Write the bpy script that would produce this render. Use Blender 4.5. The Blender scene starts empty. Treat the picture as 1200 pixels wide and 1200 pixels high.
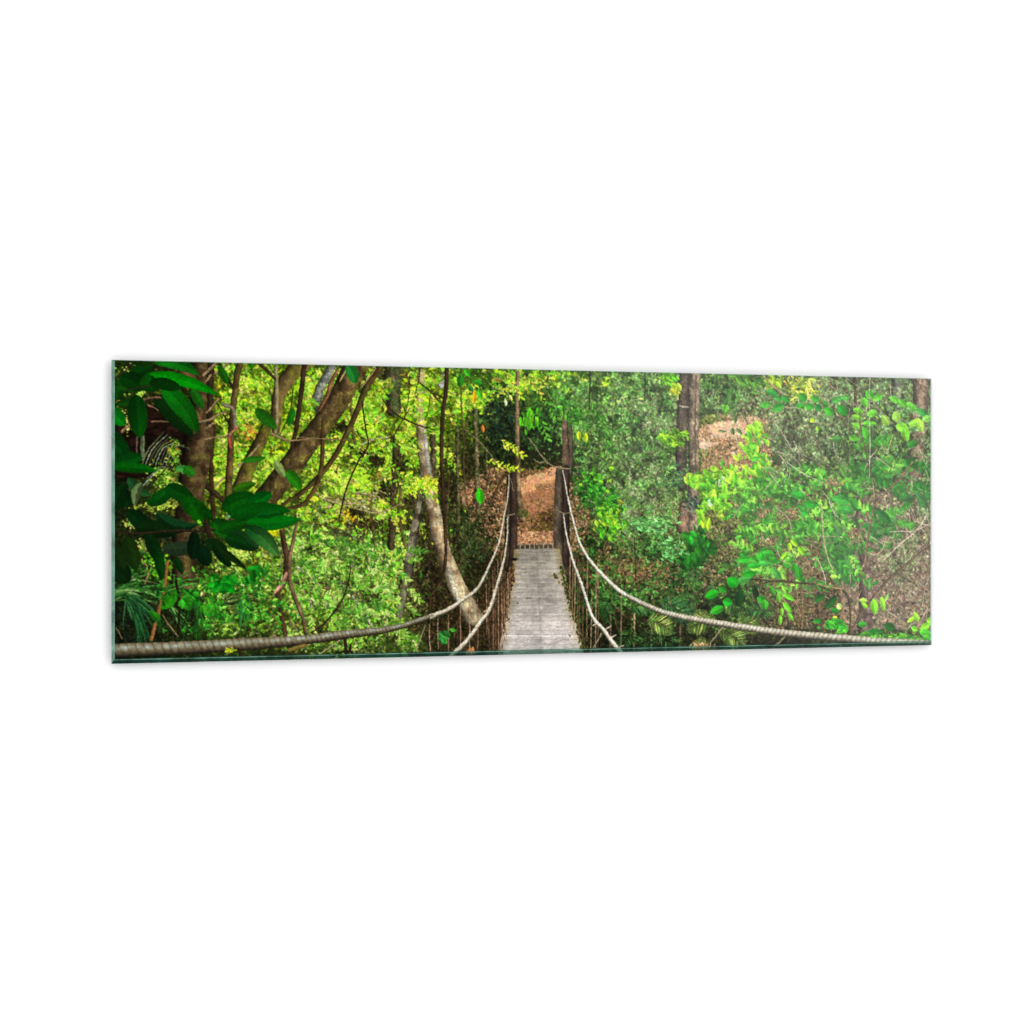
import bpy, bmesh, math
import numpy as np

sc = bpy.context.scene
# ================================================================ camera
cam_d = bpy.data.cameras.new("camera"); cam = bpy.data.objects.new("camera", cam_d)
sc.collection.objects.link(cam); sc.camera = cam
cam.location = (0, 0, 0); cam.rotation_euler = (math.radians(90), 0, 0)
cam_d.sensor_width = 36; cam_d.lens = 36*2109.0/1200; cam_d.clip_start = .05; cam_d.clip_end = 60
sc.render.resolution_x = 1024; sc.render.resolution_y = 1024
# ================================================================ light: an all-round white studio tent with one
# soft dark opening added to shape the glare; the glass mirrors the tent on one side and the opening on the other
WHITE = 1.63
world = bpy.data.worlds.new("World"); sc.world = world; world.use_nodes = True
nt = world.node_tree; N = nt.nodes; N.clear()
out = N.new('ShaderNodeOutputWorld'); bg = N.new('ShaderNodeBackground'); tc = N.new('ShaderNodeTexCoord')
dot = N.new('ShaderNodeVectorMath'); dot.operation = 'DOT_PRODUCT'
OPEN_AZ, OPEN_EL, OPEN_R, OPEN_SOFT = 16.0, -16.0, 27.5, 4.5
az, el = math.radians(OPEN_AZ), math.radians(OPEN_EL)
dot.inputs[1].default_value = (math.sin(az)*math.cos(el), -math.cos(az)*math.cos(el), math.sin(el))
ac = N.new('ShaderNodeMath'); ac.operation = 'ARCCOSINE'
mr = N.new('ShaderNodeMapRange'); mr.interpolation_type = 'SMOOTHSTEP'
mr.inputs['From Min'].default_value = math.radians(OPEN_R-OPEN_SOFT); mr.inputs['From Max'].default_value = math.radians(OPEN_R+OPEN_SOFT)
mr.inputs['To Min'].default_value = 0.0; mr.inputs['To Max'].default_value = WHITE
nt.links.new(tc.outputs['Generated'], dot.inputs[0]); nt.links.new(dot.outputs['Value'], ac.inputs[0])
nt.links.new(ac.outputs[0], mr.inputs['Value']); nt.links.new(mr.outputs[0], bg.inputs['Strength'])
bg.inputs['Color'].default_value = (1, 1, 1, 1); nt.links.new(bg.outputs[0], out.inputs[0])
# ================================================================ exposure
sc.render.engine = 'CYCLES'
sc.view_settings.view_transform = 'Standard'; sc.view_settings.look = 'None'
sc.view_settings.exposure = 0; sc.view_settings.gamma = 1; sc.view_settings.use_curve_mapping = False
sc.cycles.max_bounces = 12; sc.cycles.transparent_max_bounces = 16

# ink absorbs so that under this light the sheet looks as printed
INK_GAIN = 1.13
# ---------------------------------------------------------------- the printed picture, painted stroke by stroke
# Points below are given on a 1200 grid of the composition and mapped to the flat print (u, v).
FPX = 2109.0
D1, D2 = 0.4*FPX/356.0, 0.4*FPX/312.0
X1, X2 = (130.5-600)/FPX*D1, (1090.5-600)/FPX*D2
NX, NY, SS = 1600, 534, 2
CW, CH = NX*SS, NY*SS
rng = np.random.default_rng(11)

def to_canvas(px, py):
    k = (np.asarray(px, float)-600)/FPX
    u = (k*D1-X1)/((X2-X1)-k*(D2-D1))
    d = D1+u*(D2-D1)
    v = (np.asarray(py, float)-600+0.5*u)*d/(FPX*0.4)+0.5
    return u*CW, v*CH
def scale_at(px):
    u = np.clip((np.asarray(px, float)-130)/960, 0, 1)
    return 2.86+0.64*u

cv = np.zeros((CH, CW, 3), np.float32)

# composition coordinate of every canvas pixel
_u = (np.arange(CW)+.5)/CW
_d = D1+_u*(D2-D1)
GX = 600+FPX*(X1+_u*(X2-X1))/_d                       # depends on u only
GY = 600-0.5*_u[None, :]+FPX*0.4*(((np.arange(CH)+.5)/CH)[:, None]-.5)/_d[None, :]

def noise(h, w, cell, seed):
    r = np.random.default_rng(seed)
    gh, gw = int(h/cell)+3, int(w/cell)+3
    g = r.random((gh, gw)).astype(np.float32)
    y = np.arange(h)/cell; x = np.arange(w)/cell
    y0 = y.astype(int); x0 = x.astype(int)
    fy = (y-y0)[:, None]; fx = (x-x0)[None, :]
    fy = fy*fy*(3-2*fy); fx = fx*fx*(3-2*fx)
    a = g[y0][:, x0]*(1-fx)+g[y0][:, x0+1]*fx
    b = g[y0+1][:, x0]*(1-fx)+g[y0+1][:, x0+1]*fx
    return (a*(1-fy)+b*fy).astype(np.float32)
NF = noise(1024, 1024, 2.2, 1); NM = noise(1024, 1024, 7, 2); NC = noise(1024, 1024, 26, 3); NG = noise(1024, 1024, 90, 4)
def tex(n, x, y):
    return n[np.asarray(y).astype(int) % 1024, np.asarray(x).astype(int) % 1024]

# ---- mean colour of the foliage, a coarse chart read column by column
CX = np.array([150, 210, 270, 330, 390, 450, 510, 570, 630, 690, 750, 810, 870, 930, 990, 1050], float)
CY = np.array([445, 490, 535, 580, 625, 670, 715, 755], float)
CHART = np.array([
 [(50,75,20),(60,55,25),(150,165,40),(130,180,30),(130,170,40),(110,110,60),(150,190,40),(90,150,30),(125,175,40),(85,130,50),(85,115,70),(90,130,65),(105,145,65),(130,140,60),(105,120,80),(105,125,80)],
 [(40,60,15),(45,30,15),(150,190,30),(150,200,30),(140,190,30),(150,190,30),(150,190,30),(70,95,35),(50,85,30),(90,140,50),(85,125,65),(95,140,60),(150,140,95),(105,120,75),(100,130,65),(105,145,65)],
 [(35,35,15),(90,110,35),(150,190,30),(140,180,30),(150,170,60),(160,200,30),(110,120,50),(60,72,30),(40,50,22),(85,120,50),(80,110,62),(100,140,50),(150,130,85),(105,115,70),(85,120,55),(85,125,55)],
 [(40,50,20),(110,130,40),(130,160,30),(120,130,40),(140,170,50),(150,190,30),(75,72,35),(120,90,55),(150,100,65),(70,90,35),(78,105,60),(110,170,30),(110,140,50),(80,130,45),(85,135,45),(115,130,80)],
 [(30,40,15),(50,55,25),(90,110,30),(150,170,50),(140,150,80),(100,110,50),(72,68,35),(60,60,30),(140,92,60),(85,82,45),(70,90,40),(80,105,35),(95,100,55),(65,125,35),(70,105,50),(118,118,88)],
 [(30,40,15),(80,90,35),(100,120,35),(150,170,50),(130,160,60),(120,160,40),(50,45,25),(50,45,25),(90,70,45),(95,72,45),(105,78,48),(85,62,38),(60,115,30),(105,95,55),(88,90,52),(124,108,85)],
 [(25,35,20),(35,45,20),(90,120,30),(130,150,50),(130,150,50),(110,140,50),(58,50,28),(66,48,28),(60,50,30),(42,42,24),(55,62,28),(48,58,28),(58,85,32),(92,92,45),(98,78,55),(124,98,76)],
 [(20,25,15),(40,50,20),(60,80,30),(70,80,35),(100,120,45),(90,110,45),(48,52,28),(58,48,28),(50,40,28),(33,30,20),(33,45,26),(38,45,26),(48,55,28),(58,58,32),(85,105,45),(88,135,45)],
], float)/255
CHART[0:6, 9:] *= 1.14                  # right half of the chart lifted in tone
def chart(px, py):
    fx = np.interp(px, CX, np.arange(16)); fy = np.interp(py, CY, np.arange(8))
    ix = np.clip(fx.astype(int), 0, 14); iy = np.clip(fy.astype(int), 0, 6)
    a = (fx-ix)[..., None]; b = (fy-iy)[..., None]
    return ((CHART[iy, ix]*(1-a)+CHART[iy, ix+1]*a)*(1-b)+(CHART[iy+1, ix]*(1-a)+CHART[iy+1, ix+1]*a)*b)

# ---- brushes
ALPHA = 1.0
def splat(x, y, L, W, ang, col, rib=0.0, side=0.2, lens=1.0):
    """many pointed leaves at once; later ones cover earlier ones"""
    n = len(x)
    if n == 0: return
    x, y, L, W, ang = [np.broadcast_to(np.asarray(a, float), (n,)) for a in (x, y, L, W, ang)]
    sc = scale_at(x); cx, cy = to_canvas(x, y)
    L = L*sc; W = np.maximum(W*sc, 0.7)
    K = np.ceil(np.maximum(L, W)).astype(int)+1
    side = np.where(rng.random(n) < .5, side, -side)
    step = 4000
    for s in range(0, n, step):
        sl = slice(s, min(n, s+step)); k = int(K[sl].max())
        off = np.arange(-k, k+1)
        if k > 24: # a few big ones: one at a time
            for i in range(sl.start, sl.stop): _one(cx[i], cy[i], L[i], W[i], ang[i], col[i], rib, side[i], lens)
            continue
        ox, oy = np.meshgrid(off, off); ox = ox.ravel(); oy = oy.ravel()
        ix = np.round(cx[sl]).astype(int)[:, None]+ox; iy = np.round(cy[sl]).astype(int)[:, None]+oy
        dx = ix-cx[sl][:, None]; dy = iy-cy[sl][:, None]
        c, sn = np.cos(ang[sl])[:, None], np.sin(ang[sl])[:, None]
        u = (dx*c+dy*sn)/L[sl][:, None]; v = (-dx*sn+dy*c)/W[sl][:, None]
        m = (np.abs(u) < 1) & (np.abs(v) < np.maximum(1-u*u, 0)**lens) & (ix >= 0) & (ix < CW) & (iy >= 0) & (iy < CH)
        sh = 1+side[sl][:, None]*np.sign(v)-0.12*u
        if rib: sh = sh+rib*(np.abs(v) < .13)
        cc = np.repeat(col[sl][:, None, :], ox.size, 1)[m]*sh[m][:, None]
        iy, ix = iy[m], ix[m]; cv[iy, ix] = cc if ALPHA == 1 else cv[iy, ix]*(1-ALPHA)+cc*ALPHA
def _one(cx, cy, L, W, ang, col, rib, side, lens):
    k = int(max(L, W))+2
    x0, x1 = max(0, int(cx)-k), min(CW, int(cx)+k+1); y0, y1 = max(0, int(cy)-k), min(CH, int(cy)+k+1)
    if x0 >= x1 or y0 >= y1: return
    X, Y = np.meshgrid(np.arange(x0, x1), np.arange(y0, y1))
    dx, dy = X-cx, Y-cy; c, s = math.cos(ang), math.sin(ang)
    u = (dx*c+dy*s)/L; v = (-dx*s+dy*c)/W
    m = (np.abs(u) < 1) & (np.abs(v) < np.maximum(1-u*u, 0)**lens)
    vein = (np.abs(((u*9-np.abs(v)*2.2) % 1)-.5) < .09)
    sh = 1+side*np.sign(v)*.8-0.14*u+rib*(np.abs(v) < .07)+rib*.35*vein+.22*(tex(NC, X, Y)-.5)+.12*(tex(NM, X, Y)-.5)
    q = cv[y0:y1, x0:x1]; q[m] = q[m]*(1-ALPHA)+(np.asarray(col)*sh[..., None])[m]*ALPHA

def spline(p, n=14):
    p = np.asarray(p, float)
    if len(p) == 2: return np.linspace(p[0], p[1], n+1)
    q = np.vstack([2*p[0]-p[1], p, 2*p[-1]-p[-2]]); out = []
    for i in range(1, len(q)-2):
        t = np.linspace(0, 1, n, endpoint=False)[:, None]
        a, b, c, d = q[i-1], q[i], q[i+1], q[i+2]
        out.append(.5*((2*b)+(-a+c)*t+(2*a-5*b+4*c-d)*t*t+(-a+3*b-3*c+d)*t**3))
    return np.vstack(out+[p[-1][None]])
def stroke(pts, fn, n=10, alpha=1.0, wob=0.0):
    """pts rows are (x, y, width); fn(along px, across -1..1, X, Y, t) gives the colour"""
    p = spline(pts, n); cx, cy = to_canvas(p[:, 0], p[:, 1]); w = p[:, 2]*scale_at(p[:, 0])/2
    if wob:
        k = len(cx); cx = cx+np.convolve(rng.normal(0, wob*2, k+4), np.ones(5)/5, 'valid')
    R = w.max()+3
    x0, x1 = int(max(0, cx.min()-R)), int(min(CW, cx.max()+R)); y0, y1 = int(max(0, cy.min()-R)), int(min(CH, cy.max()+R))
    if x0 >= x1 or y0 >= y1: return
    best = np.full((y1-y0, x1-x0), 1e9, np.float32); A = np.zeros_like(best); S = np.zeros_like(best); T = np.zeros_like(best)
    acc = 0.0; m_ = len(cx)-1
    for i in range(m_):
        ax, ay, bx, by = cx[i], cy[i], cx[i+1], cy[i+1]; l = math.hypot(bx-ax, by-ay)
        if l < 1e-6: continue
        r = max(w[i], w[i+1])+2
        a0, a1 = max(x0, int(min(ax, bx)-r)), min(x1, int(max(ax, bx)+r)+2); b0, b1 = max(y0, int(min(ay, by)-r)), min(y1, int(max(ay, by)+r)+2)
        if a0 >= a1 or b0 >= b1: acc += l; continue
        X, Y = np.meshgrid(np.arange(a0, a1), np.arange(b0, b1))
        tx, ty = (bx-ax)/l, (by-ay)/l
        al = (X-ax)*tx+(Y-ay)*ty; t = np.clip(al/l, 0, 1)
        sx = -(X-ax)*ty+(Y-ay)*tx
        dd = np.hypot(X-(ax+t*l*tx), Y-(ay+t*l*ty))
        ww = w[i]+(w[i+1]-w[i])*t
        sub = (slice(b0-y0, b1-y0), slice(a0-x0, a1-x0)); bb = best[sub]; q = dd/np.maximum(ww, .5)
        mm = q < bb
        bb[mm] = q[mm]; A[sub][mm] = (acc+t*l)[mm]; S[sub][mm] = (np.sign(sx)*q)[mm]; T[sub][mm] = ((i+t)/m_)[mm]
        acc += l
    m = best < 1
    if not m.any(): return
    X, Y = np.meshgrid(np.arange(x0, x1), np.arange(y0, y1))
    c = fn(A[m], S[m], X[m], Y[m], T[m])
    sub = cv[y0:y1, x0:x1]
    sub[m] = sub[m]*(1-alpha)+c*alpha
def C(*c): return np.array(c, float)/255
def bark(base, light=.35, side=-1, rough=.5, moss=None, patch=None):
    base = C(*base)
    def f(a, s, X, Y, t):
        k = 1-.45*s*s+light*side*s
        st = tex(NF, s*34+500, a*.32)*.5+tex(NM, s*22+300, a*.5)*.4+tex(NF, X*.8, Y*.8+90)*.5
        k = k*(1-rough*.75+rough*1.15*st)*(.70+.5*tex(NC, X, Y))
        c = base*k[:, None]
        if moss is not None:
            mm = np.clip((tex(NC, X+200, Y+77)-.45)*4+side*s*.8, 0, 1)[:, None]*.7
            c = c*(1-mm)+C(*moss)*k[:, None]*mm
        if patch is not None:
            mm = (np.clip((tex(NC, X*1.4+20, Y*1.1+377)-.5)*7, 0, 1)*.8)[:, None]
            c = c*(1-mm)+C(*patch)*k[:, None]*mm
        return c
    return f
def flat(col, light=.25, side=-1, var=.3):
    col = C(*col)
    return lambda a, s, X, Y, t: col*(1-.3*s*s+light*side*s+var*(tex(NM, X, Y)-.5))[:, None]
def poly(pts, fn):
    p = np.array(pts, float); cx, cy = to_canvas(p[:, 0], p[:, 1])
    x0, x1 = int(max(0, cx.min())), int(min(CW, cx.max()+2)); y0, y1 = int(max(0, cy.min())), int(min(CH, cy.max()+2))
    X, Y = np.meshgrid(np.arange(x0, x1), np.arange(y0, y1)); ins = np.zeros(X.shape, bool); n = len(p)
    for i in range(n):
        ax, ay, bx, by = cx[i], cy[i], cx[(i+1) % n], cy[(i+1) % n]
        if ay == by: continue
        c = ((ay > Y) != (by > Y)) & (X < (bx-ax)*(Y-ay)/(by-ay)+ax)
        ins ^= c
    cv[y0:y1, x0:x1][ins] = fn(X[ins], Y[ins])
def pick(pal, n, jit=.16):
    pal = np.array(pal, float)/255
    c = pal[rng.integers(0, len(pal), n)]
    return np.clip(c*(1+rng.normal(0, jit, (n, 1)))*(1+rng.normal(0, .05, (n, 3))), 0, 1)
def lightmap(px, py, n, amt=1.0):
    """leaves catch the sun in drifts: factor per leaf"""
    cx, cy = to_canvas(px, py)
    g = .42*tex(NC, cx*.9+311, cy*.9+17)+.24*tex(NM, cx*.8+40, cy*.8+600)+.34*tex(NG, cx*1.3+70, cy*1.3+210)
    g = np.clip((g-.36)/.26, 0, 1)
    return (1-amt)+amt*(.46+.70*g)*np.where(rng.random(n) < .22, .5, 1), g
def blob(x, y, rx, ry, n, L, W, pal, ang=0.0, spread=.9, rib=0.0, jit=.16, clump=.0, side=.15, drift=None):
    """a cluster of leaves spread through an ellipse, thinning to its rim"""
    if drift is None: drift = 1.0 if n >= 250 else (.4 if n > 60 else 0)
    if clump:
        k = max(3, int(n/14)); kx = rng.normal(x, rx*.5, k); ky = rng.normal(y, ry*.5, k); j = rng.integers(0, k, n)
        px = kx[j]+rng.normal(0, rx*clump, n); py = ky[j]+rng.normal(0, ry*clump, n)
    else:
        px = rng.normal(x, rx*.5, n); py = rng.normal(y, ry*.5, n)
    col = pick(pal, n, jit)
    if drift:
        f, g = lightmap(px, py, n, drift); keep = rng.random(n) < np.clip(.25+1.6*g, 0, 1)**drift
        col = col*f[:, None]; o = np.argsort(f+rng.random(n)*.8); o = o[keep[o]]; px, py, col = px[o], py[o], col[o]; n = len(px)
    l = rng.uniform(*L, n)*rng.choice([.7, 1, 1.25], n); splat(px, py, l, l*rng.uniform(*W, n), rng.normal(ang, spread, n), col, rib, side)
def soften(x0=131, x1=1091, y0=421, y1=779, k=.5):
    """a touch of lens blur over what is painted so far"""
    a, b = to_canvas([x0, x1], [y0, y1]); a = np.clip(a, 0, CW).astype(int); b = np.clip(b, 0, CH).astype(int)
    s = cv[b[0]:b[1], a[0]:a[1]]
    if s.shape[0] < 5 or s.shape[1] < 5: return
    m = s.copy(); m[1:-1] = (s[:-2]+2*s[1:-1]+s[2:])/4; r = m.copy(); r[:, 1:-1] = (m[:, :-2]+2*m[:, 1:-1]+m[:, 2:])/4
    s[:] = s*(1-k)+r*k
def region(x0, x1, y0, y1):
    a, b = to_canvas([x0, x1], [y0, y1]); a = np.clip(a, 0, CW).astype(int); b = np.clip(b, 0, CH).astype(int)
    return a[0], a[1], b[0], b[1]
def ragged(x0=131, x1=1091, y0=415, y1=785, amp=2.4, cell=5, seed=7, grain=.3):
    """breaks clean outlines: small random shifts, then fine light and dark"""
    a0, a1, b0, b1 = region(x0, x1, y0, y1); h, w = b1-b0, a1-a0
    dx = (noise(h, w, cell, seed)-.5)*2*amp+(noise(h, w, cell*2.6, seed+1)-.5)*2*amp
    dy = (noise(h, w, cell, seed+2)-.5)*2*amp+(noise(h, w, cell*2.6, seed+3)-.5)*2*amp
    Y, X = np.meshgrid(np.arange(b0, b1), np.arange(a0, a1), indexing='ij')
    r = cv[np.clip(Y+dy, 0, CH-1).astype(int), np.clip(X+dx, 0, CW-1).astype(int)]
    g = 1+grain*((noise(h, w, 2.6, seed+4)-.5)*1.3+(noise(h, w, 6, seed+5)-.5)*.9)
    cv[b0:b1, a0:a1] = np.clip(r*g[..., None], 0, 1)
def twigs(x0, y0, x1, y1, n, ln, w, pal, ang=1.5, spread=.5, alpha=1.0):
    for i in range(n):
        x, y = rng.uniform(x0, x1), rng.uniform(y0, y1); a = rng.normal(ang, spread); l = rng.uniform(*ln)
        b = a+rng.normal(0, .35); ww = rng.uniform(*w)
        stroke([(x, y, ww), (x+math.cos(a)*l*.5, y+math.sin(a)*l*.5, ww*.8), (x+math.cos(a)*l*.5+math.cos(b)*l*.5, y+math.sin(a)*l*.5+math.sin(b)*l*.5, ww*.4)],
               flat(pal[rng.integers(len(pal))], var=.4), 4, alpha)

YG = [(182,226,36),(156,212,30),(204,236,84),(128,196,30),(112,178,34),(218,230,74),(228,214,84),(96,160,28),(140,205,60)]
MG = [(110,180,40),(140,200,60),(80,150,30),(170,215,90),(60,120,30),(195,225,120)]
GG = [(112,140,78),(136,164,98),(86,116,58),(152,178,116),(72,100,48),(106,138,84),(124,116,84)]
DG = [(0,80,10),(5,100,15),(10,60,10),(20,75,15),(5,50,12)]
RG = [(52,142,34),(72,164,40),(44,118,30),(98,180,54),(40,100,30),(70,134,50)]
BR = [(200,146,104),(178,124,84),(214,164,124),(150,100,66),(126,88,56),(226,182,144),(100,76,46)]

# ---- 1 ground of the picture: the chart, broken up
for y0 in range(0, CH, 256):
    ys = slice(y0, min(CH, y0+256)); gy = GY[ys]; gx = np.broadcast_to(GX[None], gy.shape)
    c = chart(gx, gy); X, Y = np.meshgrid(np.arange(CW), np.arange(ys.start, ys.stop))
    k = .22+.55*tex(NF, X, Y)*tex(NM, X+13, Y)+.5*tex(NC, X, Y+51)
    cv[ys] = c*k[..., None]

# ---- 2 background foliage everywhere, tinted by the chart
def carpet(n, L, W, x0=131, x1=1090, y0=422, y1=776, gain=(.5, 1.75), dens=None, spread=1.2, ang=.3, pw=1.6, yel=.10):
    x = rng.uniform(x0, x1, n); y = rng.uniform(y0, y1, n)
    cx, cy = to_canvas(x, y)
    keep = rng.random(n) < np.clip(1.8*tex(NM, cx*.5+99, cy*.5)*tex(NC, cx*.7, cy*.7)*2, .05, 1)
    x, y = x[keep], y[keep]; n = len(x)
    c = chart(x, y); g = gain[0]+(gain[1]-gain[0])*rng.random(n)**pw
    c = c*g[:, None]; c[:, 0] *= 1+rng.normal(0, yel, n); c[:, 2] *= 1+rng.normal(0, .25, n)
    l = rng.uniform(*L, n)
    splat(x, y, l, l*rng.uniform(*W, n), rng.normal(ang, spread, n), np.clip(c, 0, 1))
carpet(50000, (1.2, 2.8), (.3, .6), gain=(.3, 1.4))
# litter slopes
def litter(pts, n, pal=BR, L=(.55, 1.35), jit=.15):
    pm = np.array(pal, float); pal = pm*.68+pm.mean(0)*.32; n = int(n*1.9)
    p = np.array(pts, float); x0, y0 = p.min(0); x1, y1 = p.max(0)
    x = rng.uniform(x0, x1, n); y = rng.uniform(y0, y1, n); ins = np.zeros(n, bool); m = len(p)
    for i in range(m):
        ax, ay = p[i]; bx, by = p[(i+1) % m]
        if ay == by: continue
        ins ^= ((ay > y) != (by > y)) & (x < (bx-ax)*(y-ay)/(by-ay)+ax)
    x, y = x[ins], y[ins]; k = len(x); l = rng.uniform(*L, k)
    splat(x, y, l, l*rng.uniform(.35, .8, k), rng.normal(0, .8, k), pick(pal, k, jit), 0, .05 if jit < .08 else .12)
# ---- 3 slopes of fallen leaves, sunlit path
litter([(535,570),(575,548),(605,545),(612,552),(655,548),(665,560),(690,600),(690,650),(655,642),(602,642),(585,650),(560,640),(545,600)], 5200)
SAND = [(235,180,125),(225,165,110),(210,145,95),(240,195,145)]
litter([(606,565),(640,552),(656,548),(656,558),(636,568),(606,580)], 2200, SAND, (1.5, 3.5), .04)
litter([(606,542),(655,538),(655,549),(640,553),(606,566)], 700, [(120,80,45),(90,65,30),(60,50,25),(170,120,80)])
litter([(606,580),(636,568),(656,560),(656,580),(630,590)], 900, [(120,75,50),(150,95,65),(95,58,38),(185,125,90)])
litter([(608,606),(622,602),(640,600),(655,600),(655,618),(640,624),(615,622)], 900, [(150,105,70),(125,95,50),(105,85,40),(170,120,85)])
litter([(628,602),(650,598),(654,618),(645,628),(625,622)], 500, [(85,68,32),(110,85,45),(60,48,22)])
litter([(604,622),(655,622),(655,636),(604,638)], 800, [(215,155,115),(195,130,90),(230,180,140),(150,95,60)])
blob(642,607,5,1.2,16,(2,4),(.3,.4),[(35,25,15)],-.4,.2)
litter([(690,610),(740,560),(800,590),(800,720),(760,715),(720,685),(690,650)], 4200, [(172,126,86),(140,104,66),(112,92,52),(196,150,110),(88,78,42),(104,116,54),(92,120,50)])
litter([(780,600),(905,560),(960,640),(960,690),(860,680),(800,720)], 5500, [(168,118,90),(140,100,72),(108,84,58),(196,146,120),(214,168,140),(92,118,52),(76,104,44)])
litter([(822,498),(850,490),(900,490),(905,560),(820,560)], 3400, [(195,140,105),(170,115,80),(220,170,135),(130,95,55)])
litter([(820,503),(845,496),(885,489),(894,498),(862,509),(820,525)], 2600, [(238,196,168),(228,180,150),(218,168,138),(245,208,180)], (1.5,3.2), .04)
litter([(822,486),(850,484),(850,492),(822,502)], 400, [(120,130,55),(140,140,65),(95,105,45)])
litter([(985,590),(1091,560),(1091,735),(985,735)], 7500, [(142,114,94),(120,96,78),(164,136,114),(100,82,66),(110,122,84),(86,76,60),(182,156,132)], (1.2,3.2))
litter([(920,560),(985,560),(985,735),(880,735),(880,690)], 3800, [(150,112,84),(124,92,66),(98,78,54),(176,134,104),(88,108,54)])
litter([(500,600),(600,640),(590,765),(480,765)], 4500, [(60,48,26),(40,34,18),(80,60,36),(52,60,28),(120,80,50),(28,24,14)])
litter([(690,660),(780,705),(900,735),(900,765),(735,765)], 3800, [(30,42,22),(45,55,25),(60,45,28),(22,28,16),(70,85,35),(90,60,40)])
litter([(131,640),(250,640),(250,770),(131,770)], 2600, [(22,36,16),(38,40,18),(30,24,14),(50,70,28),(14,20,10)])
litter([(131,560),(260,600),(240,680),(131,680)], 1500, [(22,36,16),(38,40,18),(30,24,14),(16,46,14),(14,20,10)])

# ---- 4 far trunks
FAR = [
 ([(459,428,21),(459,450,20),(461,480,17)], (92,82,58), (70,85,45)),
 ([(388,430,9),(371,465,12),(375,482,9)], (120,120,108), None),
 ([(519,436,7),(516,452,7)], (190,185,175), None),
 ([(556,475,6),(557,510,6),(558,560,6),(560,600,5)], (118,104,72), (85,95,50)),
 ([(535,500,4),(536,560,5),(537,610,4)], (110,100,64), (70,80,40)),
 ([(569,500,3),(569,560,3)], (92,86,52), None),
 ([(466,500,10),(462,560,9),(458,640,9)], (74,62,40), None),
 ([(506,500,7),(507,540,7),(505,580,6)], (96,84,60), None),
 ([(575,430,4),(576,470,3)], (80,72,45), None),
 ([(1050,440,12),(1050,500,10)], (125,125,112), (90,110,75)),
 ([(1001,440,3),(1002,480,4),(1000,500,3)], (95,70,52), None),
 ([(934,500,3),(936,560,4),(934,600,5)], (120,108,88), None),
 ([(958,450,3),(955,520,3)], (110,90,70), None),
 ([(1007,560,8),(1006,600,9),(1004,640,9)], (110,85,76), None),
 ([(1011,640,12),(1013,670,15),(1014,700,17),(1012,735,20)], (122,102,92), (98,80,70)),
 ([(960,690,7),(958,735,6)], (110,82,56), None),
 ([(752,440,2),(750,500,2),(752,560,2)], (70,60,45), None),
 ([(702,480,3),(701,540,3),(698,600,3)], (100,85,62), None),
]
for p, b, pt in FAR: stroke(p, bark(b, patch=pt), wob=.4)
stroke([(1078,442,21),(1078,470,20),(1074,520,18),(1070,560,16)], bark((142,118,96), .15, patch=(120,96,80)), wob=.5)

# ---- 5 background leaf masses
carpet(9000, (2.0, 4.2), (.3, .5), 131, 500, 430, 776, (.35, 1.5), pw=1.3)
carpet(6000, (1.4, 3.0), (.25, .45), 500, 1090, 430, 776, (.35, 1.5), pw=1.5)
# gray-green fine bushes right of the bridge
for x, y, rx, ry, n in [(750,470,50,35,1500),(760,560,45,50,1900),(735,600,35,40,1100),(780,500,35,40,1200),(690,560,20,30,500),(930,500,45,45,1500),(990,470,40,30,900),(1070,600,40,40,900),(940,450,30,20,600),(1055,655,25,30,500)]:
    blob(x, y, rx, ry, int(n*2.2), (.9,2.4), (.2,.4), GG+[(118,146,88),(140,168,106),(150,146,112)], 1.9, .8, drift=.85)
for x, y, rx, ry, n in [(700,500,35,60,900),(720,450,50,20,700),(800,455,30,12,260),(860,455,45,15,420)]:
    blob(x, y, rx, ry, n, (2,4), (.35,.5), [(84,138,52),(112,162,66),(66,112,42),(54,90,38),(138,178,84),(96,110,60)], .4, .9, drift=.7)
for x, y, rx, ry, n in [(770,640,35,22,500),(800,680,25,30,420),(700,640,25,25,300),(745,700,50,20,500),(690,690,25,40,400)]:
    blob(x, y, rx, ry, n, (1.8,3.6), (.22,.4), [(40,95,30),(30,75,25),(60,130,45),(25,55,20),(80,150,60)], .2, .7)
# sunlit yellow-green screen, left half
for x, y, rx, ry, n in [(285,470,30,45,1100),(270,540,25,60,900),(372,455,28,25,480),(345,520,25,25,380),(400,560,70,45,1400),(440,500,45,50,1300),(480,480,40,40,900),(500,520,30,35,500),
                        (545,470,35,25,420),(590,450,30,20,430),(620,445,30,14,420),(660,445,40,12,360),(455,570,45,30,620),(305,560,12,40,260),(435,610,45,18,420),(205,540,22,28,300)]:
    blob(x, y, rx, ry, n, (1.8,4.2), (.35,.6), YG, .1, .75, clump=.14)
for x, y, rx, ry, n in [(360,650,55,45,1500),(400,700,70,45,1700),(440,680,40,45,900),(310,700,50,50,900),(450,640,35,20,500),(420,755,60,12,420),(475,745,20,18,200),(280,650,25,30,300)]:
    blob(x, y, rx, ry, n, (1.6,3.8), (.3,.5), MG+[(185,215,95),(150,185,65),(90,120,50),(120,105,65),(70,90,40)], .2, .8, clump=.12)
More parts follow.
